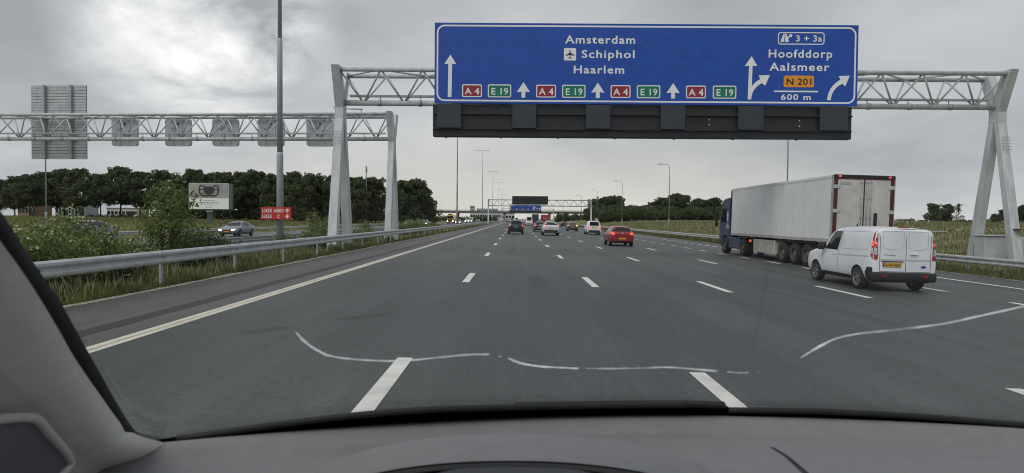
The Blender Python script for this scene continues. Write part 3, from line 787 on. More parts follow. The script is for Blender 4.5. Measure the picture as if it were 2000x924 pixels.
wh = mat('pale_cladding', (0.55, 0.55, 0.52), 0.7, var=0.06, scale=0.2)
gry = mat('grey_cladding', (0.33, 0.36, 0.40), 0.6, var=0.1, scale=0.15)
brn = mat('brown_cladding', (0.22, 0.16, 0.11), 0.8, var=0.15, scale=0.2)
def building(x0, x1, Y, dep, h, m, label, rows=1, cols=8, z0=None, wz=(0.35, 0.7)):
    z0 = tz((x0 + x1) / 2) if z0 is None else z0
    g = empty('building', ((x0 + x1) / 2, Y, z0)); tag(g, label, 'building')
    w = x1 - x0
    obj('wall', box((0, dep / 2, h / 2), (w, dep, h)), m, g)
    obj('roof', box((0, dep / 2, h + 0.12), (w + 0.5, dep + 0.5, 0.3)), conc, g)
    for r in range(rows):
        for c in range(cols):
            cw = w / cols
            wd = obj('window', box((-w / 2 + (c + 0.5) * cw, -0.02, h * (wz[0] + wz[1]) / 2 / rows + r * h / rows), (cw * 0.72, 0.08, h / rows * (wz[1] - wz[0]))), glass_dark, g)
    obj('door', box((w * 0.3, -0.03, 1.2), (2.4, 0.1, 2.4)), trim_black, g)
    return g
building(-49, -14, 720, 40, 8.5, wh, 'long white building seen under the viaduct with a row of dark windows', 1, 14, wz=(0.45, 0.75))
building(-13, -1, 640, 20, 7.0, wh, 'smaller white block under the viaduct beside the pier', 1, 4)
building(-53, -25, 900, 30, 15.6, gry, 'low grey glass building rising above the viaduct parapet', 3, 10)
building(-62, -57, 900, 20, 18.6, gry, 'small grey tower block rising above the viaduct', 5, 3)
building(-175.5, -169, 232, 8, 4.6, brn, 'brown shed behind the tree trunks at the end of the row', 1, 5)
building(-165, -154.5, 236, 8, 5.4, gry, 'grey slatted hall behind the poplar trunks', 1, 9, wz=(0.1, 0.9))
building(-152, -141, 245, 8, 3.4, wh, 'pale low hall behind the poplar trunks', 1, 8)

# billboard -----------------------------------------------------------
bb = empty('billboard', (-57.3, 124, tz(-57)), R_(7)); tag(bb, 'large roadside advertising billboard with a steering yoke picture on one column', 'billboard')
bb_white = mat('poster_white', (0.84, 0.87, 0.84), 0.5); bb_grey = mat('poster_grey', (0.34, 0.33, 0.33), 0.5, var=0.3, scale=0.25); bb_dark = mat('poster_dark', (0.035, 0.035, 0.05), 0.5)
slate = mat('billboard_steel', (0.085, 0.105, 0.12), 0.5, var=0.1)
z0 = 2.6
obj('case', box((-0.15, 0.40, z0 + 2.55), (8.0, 0.7, 4.75), 0.03), slate, bb)
fp = obj('poster', box((-0.35, 0.03, z0 + 2.6), (7.1, 0.06, 4.85)), bb_white, bb)
obj('poster_picture', box((-0.35, -0.012, z0 + 3.62), (7.0, 0.02, 2.72)), bb_grey, fp)
def yoke(pts, name='picture_yoke'):
    bm = B(); prism_xz(bm, [(x - 0.35, z + z0 + 3.65) for x, z in pts], -0.035, -0.024); bmesh.ops.triangulate(bm, faces=[f for f in bm.faces if len(f.verts) > 4]); obj(name, bm, bb_dark, fp)
yoke([(-1.0, 0.5), (-0.5, 0.75), (0.2, 0.8), (0.8, 0.6), (1.1, 0.3), (0.9, -0.3), (0.4, -0.75), (-0.4, -0.75), (-0.9, -0.3)])
def path2(pts, w):
    l, r = [], []
    for i, p in enumerate(pts):
        q = pts[min(i + 1, len(pts) - 1)]; o = pts[max(i - 1, 0)]; dx, dz = q[0] - o[0], q[1] - o[1]; n = math.hypot(dx, dz)
        l.append((p[0] - dz / n * w / 2, p[1] + dx / n * w / 2)); r.append((p[0] + dz / n * w / 2, p[1] - dx / n * w / 2))
    return l + r[::-1]
for s in (-1, 1):
    yoke(path2([(s * 0.7, 0.65), (s * 1.3, 0.95), (s * 1.6, 0.8), (s * 1.75, 0.1), (s * 1.6, -0.65), (s * 1.2, -0.98), (s * 0.5, -1.0), (0, -0.92)], 0.26))
    yoke(path2([(s * 0.9, 0.2), (s * 1.65, 0.15)], 0.18))
for z, w, t in ((1.75, 2.2, 0.16), (1.35, 3.6, 0.2), (0.98, 2.0, 0.08), (0.55, 1.2, 0.14)):
    n = int(w / 0.26)
    for k in range(n):
        obj('print_mark', box((-0.35 - w / 2 + (k + 0.5) * w / n, -0.012, z0 + z), (w / n * random.uniform(0.45, 0.8), 0.02, t)), gry, fp)
obj('column', box((-0.3, 0.45, z0 / 2), (0.85, 0.7, z0 + 0.2), 0.03), slate, bb)
obj('walkway', box((0.2, -0.2, z0 + 0.02), (8.6, 0.7, 0.1)), slate, bb)
obj('name_plate', box((-0.25, -0.1, z0 - 0.25), (1.15, 0.12, 0.32)), sign_white, bb)
obj('lamp', box((4.5, 0.1, z0 + 0.12), (0.35, 0.3, 0.25)), sign_white, bb)

# cabinet, fence and post by the right-hand gantry leg --------------------
cb = empty('roadside_cabinet', (24.0, 32.9, tz(24.0))); tag(cb, 'low pale grey equipment cabinet standing between the gantry legs behind the barrier', 'cabinet')
cabm = mat('cabinet_grey', (0.50, 0.53, 0.56), 0.55, col2=(0.40, 0.42, 0.42), scale=1.2)
obj('body', box((0, 0, 0.62), (1.95, 0.75, 1.25), 0.02), cabm, cb)
obj('lid', box((-0.22, 0, 1.29), (1.6, 0.9, 0.07), 0.015), cabm, cb)
obj('side_box', box((0.98, -0.05, 0.58), (0.5, 0.7, 1.15), 0.02), cabm, cb)
obj('door_gap', box((0.25, -0.379, 0.62), (0.012, 0.006, 1.05)), seam_mat, cb)
mk = empty('marker_plate', (23.72, 30.78, 1.35)); tag(mk, 'small yellow marker plate on the right gantry leg', 'sign')
obj('plate', box((0.12, 0, 0), (0.36, 0.03, 0.32), 0.005), sign_orange, mk)
obj('strap', box((-0.08, 0.25, 0.12), (0.62, 0.52, 0.03)), trim_black, mk)
fn = empty('gate_frame', (21.6, 33.5, tz(21.6))); tag(fn, 'dark thin metal hoop beside the white van behind the barrier', 'hoop')
bm = B(); add_path(bm, [(0.35, 0, 0), (0.35, 0, 1.45), (0.28, 0, 1.58), (0.1, 0, 1.62), (-1.2, 0, 1.62)], 0.028, 8); obj('tube', bm, galv_dark, fn)
cab2 = empty('roadside_cabinet', (25.3, 206, tz(25))); tag(cab2, 'tall slim grey cabinet beside the far gantry right leg', 'cabinet')
obj('body', box((0, 0, 1.2), (0.9, 0.6, 2.4), 0.03), cabm, cab2); obj('panel', box((0, -0.32, 3.4), (0.9, 0.1, 2.2)), trim_black, cab2); obj('post', tube((0, 0, 2.3), (0, 0, 4.5), 0.06), galv_dark, cab2)
# ================================================================== VEGETATION
rng = np.random.default_rng(11)
poplar_leaf = leaf_mat('poplar_leaves', (0.045, 0.062, 0.032), (0.13, 0.16, 0.075), 0.7)
poplar_leaf2 = leaf_mat('poplar_leaves_olive', (0.05, 0.068, 0.032), (0.145, 0.175, 0.08), 0.7)
wood_leaf = leaf_mat('wood_leaves', (0.042, 0.062, 0.026), (0.12, 0.15, 0.06), 0.6)
shrub_leaf = leaf_mat('shrub_leaves', (0.085, 0.125, 0.035), (0.21, 0.25, 0.085), 4.0)
dark_shrub_leaf = leaf_mat('dark_shrub_leaves', (0.035, 0.07, 0.02), (0.085, 0.14, 0.04), 4.0)
grass_leaf = leaf_mat('grass_blades', (0.065, 0.09, 0.022), (0.16, 0.175, 0.06), 1.5)
meadow_leaf = leaf_mat('meadow_blades', (0.18, 0.19, 0.085), (0.38, 0.355, 0.20), 0.4)
field_leaf = leaf_mat('field_blades', (0.12, 0.14, 0.05), (0.21, 0.21, 0.085), 0.2)
bark = mat('bark', (0.055, 0.05, 0.04), 0.95, var=0.3, scale=4, bump=0.3)
stem_mat = mat('green_stem', (0.09, 0.10, 0.04), 0.8, var=0.2)
blossom = mat('cream_blossom', (0.34, 0.38, 0.21), 0.8, var=0.1)
white_flower = mat('white_flower', (0.66, 0.66, 0.55), 0.8)

def quads(c, size, asp=0.75, up=0.0):
    """leaf faces: one quad per centre, random orientation"""
    n = len(c)
    d = rng.normal(size=(n, 3)); d[:, 2] += up; d /= np.linalg.norm(d, axis=1)[:, None]
    r = rng.normal(size=(n, 3)); u = np.cross(d, r); u /= np.linalg.norm(u, axis=1)[:, None]; v = np.cross(d, u)
    s = (size * rng.uniform(0.6, 1.4, n))[:, None]
    u = u * s * 0.5; v = v * s * 0.5 * asp
    V = np.stack([c - u, c - v * 0.9, c + u, c + v], 1).reshape(-1, 3)
    return V, np.arange(4 * n).reshape(-1, 4)
def blob_pts(centers, radii, per, squash=0.85):
    out = []
    for c, r in zip(centers, radii):
        k = int(per * r * r)
        d = rng.normal(size=(k, 3)); d /= np.linalg.norm(d, axis=1)[:, None]
        rad = r * rng.uniform(0.35, 1.08, k) ** 0.6
        p = np.array(c) + d * rad[:, None] * np.array([1, 1, squash])
        out.append(p)
    return np.concatenate(out)
def tree_meshes(h, w, base, nb, leaf, per, lm, shape='poplar', limbs=9, tr=0.25):
    cs, rs = [], []
    for i in range(nb):
        t = rng.uniform(0, 1) ** 0.85
        z = base + (h - base) * t
        if shape == 'poplar': env = w / 2 * (0.72 + 0.5 * math.sin(min(1, t * 1.25) * math.pi * 0.75)) * (1 - 0.62 * max(0, t - 0.62) / 0.38)
        elif shape == 'round': env = w / 2 * math.sqrt(max(0.05, 1 - (2 * t - 0.92) ** 2 * 0.95))
        else: env = w / 2 * (1.05 - 0.92 * t)
        a = rng.uniform(0, 2 * math.pi); q = env * math.sqrt(rng.uniform(0.02, 1)) * 0.8
        r = rng.uniform(0.09, 0.22) * w * (0.75 if t > 0.75 else 1)
        cs.append((q * math.cos(a), q * math.sin(a), min(z, h - r * 0.5))); rs.append(r)
    # protruding tufts at the top so that the outline is ragged
    for i in range(nb // 3):
        a = rng.uniform(0, 2 * math.pi); q = w * 0.34 * math.sqrt(rng.uniform(0, 1))
        cs.append((q * math.cos(a), q * math.sin(a), h - rng.uniform(0.0, 0.16) * h)); rs.append(rng.uniform(0.05, 0.11) * w)
    V, F = quads(blob_pts(cs, rs, per), leaf)
    crown = np_mesh('crown', V, F, lm, 4)
    bm = B(); add_path(bm, [(0, 0, -0.2), (0.05, 0.03, base * 0.9), (-0.08, 0.05, h * 0.6), (0, 0, h * 0.88)], [tr, tr * 0.8, tr * 0.45, 0.04], 8)
    for i in range(limbs):
        c = cs[i * len(cs) // (limbs + 1)]; z0_ = min(c[2] * 0.75, h * 0.7); z0_ = max(z0_, base * 0.7)
        add_path(bm, [(0, 0, z0_ - 0.2), (c[0] * 0.5, c[1] * 0.5, (z0_ + c[2]) / 2 + 0.1), (c[0], c[1], c[2])], [tr * 0.4, tr * 0.25, 0.03], 5)
    tm = bpy.data.meshes.new('trunk'); bm.to_mesh(tm); bm.free(); tm.materials.append(bark)
    return tm, crown
def plant_tree(name, meshes, x, y, s, rzv, label, group=None, cat='tree', z=None, sz=None):
    g = empty(name, (x, y, (tz(x) if z is None else z) - 0.05), rzv); g.scale = (s, s, s if sz is None else sz)
    tag(g, label, cat, group); link('trunk', meshes[0], g); link('crown', meshes[1], g); return g
POP = [tree_meshes(15, 9.2 + 0.6 * (i % 2), 4.4, 58, 0.5, 95, poplar_leaf if i % 2 else poplar_leaf2, 'poplar', limbs=14) for i in range(4)]
POPD = [tree_meshes(15, 9.6, 1.4, 72, 0.5, 85, poplar_leaf if i % 2 else poplar_leaf2, 'poplar', limbs=14) for i in range(3)]
TOPS = [(0, 346), (60, 340), (120, 334), (175, 338), (250, 330), (300, 334), (350, 334), (400, 332), (450, 333), (500, 336), (550, 334), (600, 338), (650, 342), (700, 340), (745, 345)]
def top_at(px): return float(np.interp(px, [t[0] for t in TOPS], [t[1] for t in TOPS]))
px = -40.0; i = 0
while px < 760:
    Y = 196 + 7 * math.sin(i * 1.7)
    x = (px - 1007) / 1290 * Y; h = (423.5 - top_at(max(0, px))) * Y / 1290 + 1.75 - tz(x) + random.uniform(-1.3, 0.6)
    lb = ('tall poplar near the brown shed at the open end of the row' if px < 60 else 'tall poplar behind the slatted sign back lamp post' if px < 175 else 'tall poplar with a bare trunk between the slatted sign and the airy shrub' if px < 340 else
          'tall poplar rising behind the billboard' if px < 462 else 'tall dark poplar behind the thick lamp mast' if px < 610 else 'tall dark poplar behind the big gantry legs' if px < 705 else 'tall dark poplar between the antenna mast and the second gantry leg')
    plant_tree('poplar_tree', POP[i % 4] if px < 330 else POPD[i % 3], x, Y, h / 15, i * 2.4, lb, 'poplars in the long row')
    px += random.uniform(25, 42); i += 1; n_pop = i
for k in range(9):
    Y = 212; px = 430 + k * 36 + random.uniform(-8, 8); x = (px - 1007) / 1290 * Y
    plant_tree('poplar_tree', POP[(k + 1) % 4], x, Y, random.uniform(0.82, 0.93), k * 1.3, 'shorter poplar of the second rank filling gaps in the long row', 'second rank of poplars')
RND = [tree_meshes(10, 9, 0.8, 56, 0.5, 90, wood_leaf, 'round', tr=0.22) for i in range(3)]
POPW = [tree_meshes(14, 10, 0.8, 64, 0.55, 80, poplar_leaf, 'round', tr=0.25) for i in range(2)]
for px, Y, h, s in ((790, 190, 12.4, 0), (812, 193, 13.0, 1), (829, 196, 10.5, 0), (772, 200, 11.5, 1)):
    x = (px - 1007) / 1290 * Y
    plant_tree('broadleaf_tree', POPW[s], x, Y, h / 14, px, 'dense rounded dark tree closing the end of the poplar row', 'rounded trees closing the poplar row')
for px, Y, h in ((838, 235, 6.5), (846, 250, 4.5)):
    plant_tree('broadleaf_tree', RND[px % 3], (px - 1007) / 1290 * Y, Y, h / 10, px, 'low tree sloping down from the rounded trees towards the viaduct', 'low trees beside the viaduct end')
# undergrowth along the poplar row
hc, hr = [], []
for k in range(150):
    px = random.uniform(440, 860) if k < 105 else random.uniform(165, 440); Y = random.uniform(196, 210); r = random.uniform(0.9, 1.9) * (1 if k < 105 else 0.6)
    hc.append(((px - 1007) / 1290 * Y, Y, 1.2 + r * (0.55 if k < 105 else 0.2) + (random.uniform(0, 3.0) if k < 60 else 0))); hr.append(r)
V, F = quads(blob_pts(hc, hr, 60), 0.45); tag(link('undergrowth', np_mesh('undergrowth', V, F, poplar_leaf, 4)), 'dark continuous undergrowth below the poplar row', 'undergrowth', kind='stuff')
# wood on the exit side
lab = 'dark broadleaf tree in the wood behind the exit-side meadow'
for i, (px, top, Y) in enumerate(((1163, 392, 250), (1178, 388, 244), (1192, 386, 238), (1206, 386, 246), (1228, 403, 236), (1243, 404, 244), (1258, 402, 238), (1276, 396, 242), (1292, 388, 236), (1306, 386, 246),
        (1322, 380, 238), (1334, 383, 246), (1350, 397, 236), (1364, 389, 240), (1378, 392, 250), (1390, 388, 238), (1401, 391, 244), (1412, 399, 240))):
    x = (px - 1007) / 1290 * Y; h = (430.5 - top) * Y / 1290 + 1.75 - tz(x)
    plant_tree('broadleaf_tree', RND[i % 3], x, Y, max(0.62, h / 10), i * 1.9, ('dark tree of the exit-side wood next to the far gantry leg' if px < 1215 else 'low dark tree in the dip of the exit-side wood' if px < 1285 else 'taller dark tree in the exit-side wood behind the nearer lamp post' if px < 1345 else 'dark tree of the exit-side wood closest to the lorry cab'), 'trees of the exit-side wood', sz=h / 10)
hc, hr = [], []
for k in range(130):
    px = random.uniform(1168, 1425); Y = random.uniform(226, 240); r = random.uniform(0.9, 2.0)
    hc.append(((px - 1007) / 1290 * Y, Y, tz(50) + r * 0.9 + random.uniform(0, 2.6))); hr.append(r)
V, F = quads(blob_pts(hc, hr, 60), 0.45); tag(link('undergrowth', np_mesh('undergrowth', V, F, wood_leaf, 4)), 'dark leafy undergrowth filling the exit-side wood', 'undergrowth', kind='stuff')
CON = [tree_meshes(8, 4.2, 0.8, 26, 0.35, 100, wood_leaf, 'cone', tr=0.14)]
for i, (px, top, Y, m_, lb) in enumerate(((1821, 399, 200, RND[0], 'rounded dark tree of a pair on the skyline beside the white van'), (1846, 400, 202, RND[1], 'rounded dark tree of a pair on the skyline beside the white van'),
        (1868, 398, 196, CON[0], 'lighter conical tree next to a rounded pair on the skyline'), (1938, 418, 150, RND[2], 'lowest of the dark skyline trees between the right gantry legs'), (1955, 409, 152, RND[0], 'dark skyline bush between the right gantry legs'),
        (1975, 406, 150, RND[1], 'dark skyline tree behind the right gantry leg'), (1994, 402, 150, RND[2], 'dark tree beyond the right gantry leg at the edge of view'))):
    x = (px - 1007) / 1290 * Y; hor = 428 + (px - 1007) * 0.00785; h = (hor - top) * Y / 1290 + 1.75 - tz(x)
    plant_tree('broadleaf_tree' if i != 2 else 'conifer_tree', m_, x, Y, h / (10 if i != 2 else 8), i, lb, 'skyline trees' if i < 2 else None)
hc, hr = [], []
for k in range(160):
    Y = random.uniform(480, 560); px = random.uniform(1640, 2010); r = random.uniform(1.2, 2.4)
    hc.append(((px - 1007) / 1290 * Y, Y, 1.0 + r * random.uniform(0.3, 1.0))); hr.append(r)
for k in range(150):
    Y = random.uniform(470, 520); px = random.uniform(800, 975); r = random.uniform(1.2, 2.3)
    hc.append(((px - 1007) / 1290 * Y, Y, random.uniform(0.3, 2.2))); hr.append(r)
for k in range(110):
    Y = random.uniform(425, 449); px = random.uniform(1086, 1165); r = random.uniform(1.2, 2.6)
    hc.append(((px - 1007) / 1290 * Y, Y, random.uniform(0.3, 4.4))); hr.append(r)
V, F = quads(blob_pts(hc, hr, 22), 0.9); tag(link('distant_scrub', np_mesh('distant_scrub', V, F, wood_leaf, 4)), 'distant line of scrub and hedges along the horizon', 'scrub', kind='stuff')
plant_tree('round_bush', RND[0], 36, 330, 0.62, 0, 'round dark bush in front of the viaduct on the exit side', cat='bush')
plant_tree('round_bush', RND[1], 46, 345, 0.85, 2, 'larger dark bush where the viaduct meets the exit-side wood', cat='bush')

# shrubs in the central reservation -------------------------------------
def shrub_meshes(h, w, nst, leaf, nl, lm, fl=0.0, narrow=False):
    bm = B(); pts = []; fpts = []
    for s in range(nst):
        a = rng.uniform(0, 2 * math.pi); q = w / 2 * math.sqrt(rng.uniform(0, 1)); hh = h * rng.uniform(0.55, 1.0) * (1 - 0.35 * q / (w / 2))
        tip = np.array([q * math.cos(a), q * math.sin(a), hh]); root = np.array([tip[0] * 0.35, tip[1] * 0.35, 0])
        mid = (root + tip) / 2 + np.array([rng.normal() * 0.05, rng.normal() * 0.05, hh * 0.08])
        add_path(bm, [root, mid, tip], [0.016, 0.011, 0.005], 4)
        for k in range(nl):
            t = rng.uniform(0.12, 1.02) ** 0.8
            p = (1 - t) ** 2 * root + 2 * t * (1 - t) * mid + t * t * tip
            sp = 0.16 * w * (1.15 - 0.7 * t) if not narrow else 0.12
            pts.append(p + rng.normal(size=3) * np.array([sp, sp, 0.09]))
        if rng.uniform() < fl:
            for k in range(16): fpts.append(tip + np.array([rng.normal() * 0.075, rng.normal() * 0.075, 0.04 + rng.normal() * 0.018]))
            if rng.uniform() < 0.7:
                o = rng.normal(size=3) * np.array([0.16, 0.16, 0.1])
                for k in range(12): fpts.append(tip + o + np.array([rng.normal() * 0.06, rng.normal() * 0.06, -0.08]))
    sm = bpy.data.meshes.new('stems'); bm.to_mesh(sm); bm.free(); sm.materials.append(stem_mat)
    pts = np.array(pts); pts = pts[pts[:, 2] > 0.03]
    V, F = quads(pts, leaf, 0.5, up=0.8); lv = np_mesh('foliage', V, F, lm, 4)
    fm = None
    if fpts:
        V, F = quads(np.array(fpts), 0.045, 1.0, up=1.5); fm = np_mesh('blossom', V, F, blossom, 4)
    return sm, lv, fm
def plant_shrub(ms, x, y, s, rzv, label, group=None, name='shrub', sz=None):
    g = empty(name, (x, y, tz(x) - 0.02), rzv); g.scale = (s, s, sz or s); tag(g, label, 'shrub', group)
    link('stems', ms[0], g); link('foliage', ms[1], g)
    if ms[2]: link('blossom', ms[2], g)
    return g
UMB = [shrub_meshes(1.5, 1.7, 36, 0.085, 150, shrub_leaf, 0.5) for _ in range(3)]
TALL = shrub_meshes(3.3, 1.6, 18, 0.11, 170, shrub_leaf, 0.3, narrow=True)
DARK = shrub_meshes(1.7, 2.0, 34, 0.10, 190, dark_shrub_leaf, 0.0)
plant_shrub(UMB[0], -10.7, 14.6, 1.25, 0, 'pale-flowering weed clump behind the left barrier hiding the oncoming dark car')
plant_shrub(UMB[1], -10.6, 16.0, 1.25, 1, 'pale-flowering weed clump next to the one hiding the oncoming dark car')
plant_shrub(UMB[2], -11.6, 16.9, 1.35, 2, 'pale-flowering weed clump farther back behind the dark oncoming car, towards the oncoming lanes')
plant_shrub(UMB[0], -10.3, 17.3, 0.9, 3, 'low flowering weed clump between the dark car and the dark green shrub')
plant_shrub(TALL, -11.0, 20.9, 1.0, 0, 'tall airy shrub with pale leaves rising in front of the poplar row', sz=1.22)
plant_shrub(TALL, -10.5, 20.9, 0.6, 2, 'shorter airy shrub growing between the tall one and the dark shrub')
plant_shrub(DARK, -10.4, 21.9, 0.90, 0, 'dense dark green shrub in front of the silver oncoming car')
plant_shrub(DARK, -10.1, 20.6, 0.72, 1.5, 'small dense dark shrub under the tall airy shrub')
plant_shrub(TALL, -10.6, 35.5, 0.85, 1, 'slim green shrub just left of the big gantry leg')
plant_shrub(UMB[1], -10.4, 34.5, 1.0, 2, 'flowering weed clump at the foot of the slim shrub by the gantry')
plant_shrub(UMB[2], -10.9, 31.0, 0.75, 2, 'low weed clump at the foot of the thick lamp mast')
for i, (x, y, lb) in enumerate(((-8.38, 30.4, 'low weeds at the near foot of the big gantry leg'), (-8.42, 33.3, 'low weeds at the far foot of the big gantry leg'), (-8.4, 44.0, 'low weeds at the foot of the second gantry leg'))): plant_shrub(UMB[i], x, y, 0.42, i, lb, name='weed')
plant_shrub(TALL, -10.5, 46.5, 0.62, 3, 'small leafy shrub between the two gantries')
plant_shrub(UMB[0], -9.8, 42.0, 0.9, 4, 'weed clump between the two gantries')
for i, (x, y, s) in enumerate(((-10.6, 60, 1.2), (-10.2, 66, 1.3), (-10.8, 72, 1.25), (-10.4, 79, 1.1), (-10.9, 88, 1.0))):
    plant_shrub(UMB[i % 3], x, y, s, i, 'bushy flowering weeds in the central reservation beyond the second gantry leg', 'flowering weeds beyond the second gantry')
for i in range(26):
    y = 26 + i * 3.1 + random.uniform(-1, 1)
    plant_shrub(UMB[i % 3], random.uniform(-12.4, -9.2), y, random.uniform(0.34, 0.6), i, 'small scattered weed in the central reservation grass', 'small weeds in the central reservation', name='weed')

def blades(name, n, xr, yr, hr_, lm, wscale=0.010, zoff=-0.02, lean=0.35, dens=None, label=None, cat='grass', yflat=False):
    if yflat: y = rng.uniform(yr[0], yr[1], n)
    else: y = np.exp(rng.uniform(math.log(yr[0]), math.log(yr[1]), n))
    x = rng.uniform(xr[0], xr[1], n)
    if dens is not None:
        k = rng.uniform(size=n) < dens(x, y); x, y = x[k], y[k]; n = len(x)
    z = np.interp(x, TX, TZ) + zoff
    patch = 0.75 + 0.35 * np.sin(x * 1.7 + np.sin(y * 0.8) * 2) * np.cos(y * 0.55) + 0.2 * np.sin(y * 2.1 + x)
    h = rng.uniform(hr_[0], hr_[1], n) * np.clip(patch, 0.35, 1.3)
    a = rng.uniform(0, 2 * math.pi, n); w = wscale * (1 + y / 11)
    base = np.stack([x, y, z], 1)
    sd_ = np.stack([np.cos(a) * w, np.sin(a) * w * 0.5, np.zeros(n)], 1)
    b2 = rng.uniform(0, 2 * math.pi, n); ln = h * lean * rng.uniform(0.2, 1.3, n)
    tip = base + np.stack([np.cos(b2) * ln, np.sin(b2) * ln, h], 1)
    mid = base + np.stack([np.cos(b2) * ln * 0.3, np.sin(b2) * ln * 0.3, h * 0.55], 1)
    V = np.stack([base - sd_, base + sd_, mid + sd_ * 0.7, tip, mid - sd_ * 0.7], 1).reshape(-1, 3)
    F = np.arange(5 * n).reshape(-1, 5)
    o = link(name, np_mesh(name, V, F, lm, 5)); tag(o, label, cat, kind='stuff'); return o
blades('verge_grass', 75000, (-13.1, -7.95), (6, 160), (0.10, 0.34), grass_leaf, label='rough green grass of the central reservation around the left barrier')
blades('verge_grass', 16000, (-8.9, -7.85), (6, 220), (0.06, 0.26), grass_leaf, label='green grass tufts along the foot of the left barrier')
blades('verge_grass', 9000, (-13.2, -8.3), (8, 120), (0.25, 0.6), meadow_leaf, wscale=0.005, label='dry stalks standing in the central reservation grass')
blades('verge_grass', 26000, (18.45, 21.0), (18, 240), (0.12, 0.42), grass_leaf, label='green grass around the right barrier posts')
blades('meadow_grass', 100000, (19.6, 75), (22, 260), (0.14, 0.42), meadow_leaf, wscale=0.006, label='pale dry meadow grass on the bank beyond the right barrier', dens=lambda x, y: np.clip(1.2 - (x - 19) / 70, 0.2, 1))
blades('meadow_grass', 45000, (20.5, 70), (24, 200), (0.14, 0.42), grass_leaf, wscale=0.007, label='green grass patches in the meadow beyond the right barrier')
blades('field_grass', 30000, (-150, -34.5), (40, 230), (0.25, 0.6), field_leaf, label='yellowish field grass beyond the oncoming carriageway', yflat=True)
# white flower heads on the bank
n = 22000
y = np.exp(rng.uniform(math.log(24), math.log(220), n)); x = rng.uniform(23, 95, n)
keep = (np.sin(x * 0.35 + np.sin(y * 0.13) * 2) + np.sin(y * 0.21 + x * 0.1) > 0.35) & (x > 27)
x, y = x[keep], y[keep]
c = np.stack([x, y, np.interp(x, TX, TZ) + rng.uniform(0.22, 0.5, len(x))], 1)
V, F = quads(c, 0.06, 1.0, up=0.8)
tag(link('meadow_flowers', np_mesh('meadow_flowers', V, F, white_flower, 4)), 'white flower heads scattered over the exit-side bank', 'flowers', kind='stuff')
# ================================================================== VEHICLES
def paint(name, c, rough=0.32, coat=0.6, dirt=0.06):
    return mat('paint_' + name, c, rough, 0.0, var=dirt, scale=2.5, coat=coat)
P_white = mat('paint_white', (0.80, 0.82, 0.85), 0.38, 0, col2=(0.70, 0.72, 0.75), scale=1.6, coat=0.35)
P_red = paint('red', (0.29, 0.008, 0.014)); P_black = paint('black', (0.012, 0.013, 0.016)); P_grey = paint('grey', (0.055, 0.055, 0.06))
P_silver = mat('paint_silver', (0.20, 0.225, 0.25), 0.35, 0.3, var=0.05, coat=0.5); P_pearl = mat('paint_pearl', (0.56, 0.60, 0.64), 0.32, 0.1, var=0.05, coat=0.5)
P_blue = mat('paint_lorry_blue', (0.022, 0.032, 0.10), 0.4, 0, var=0.12, scale=2, coat=0.3); P_yellow = paint('yellow', (0.62, 0.33, 0.02)); P_brown = paint('brown_grey', (0.07, 0.05, 0.05))
P_teal = paint('teal', (0.05, 0.12, 0.13)); P_dsilver = paint('dark_silver', (0.16, 0.17, 0.19))

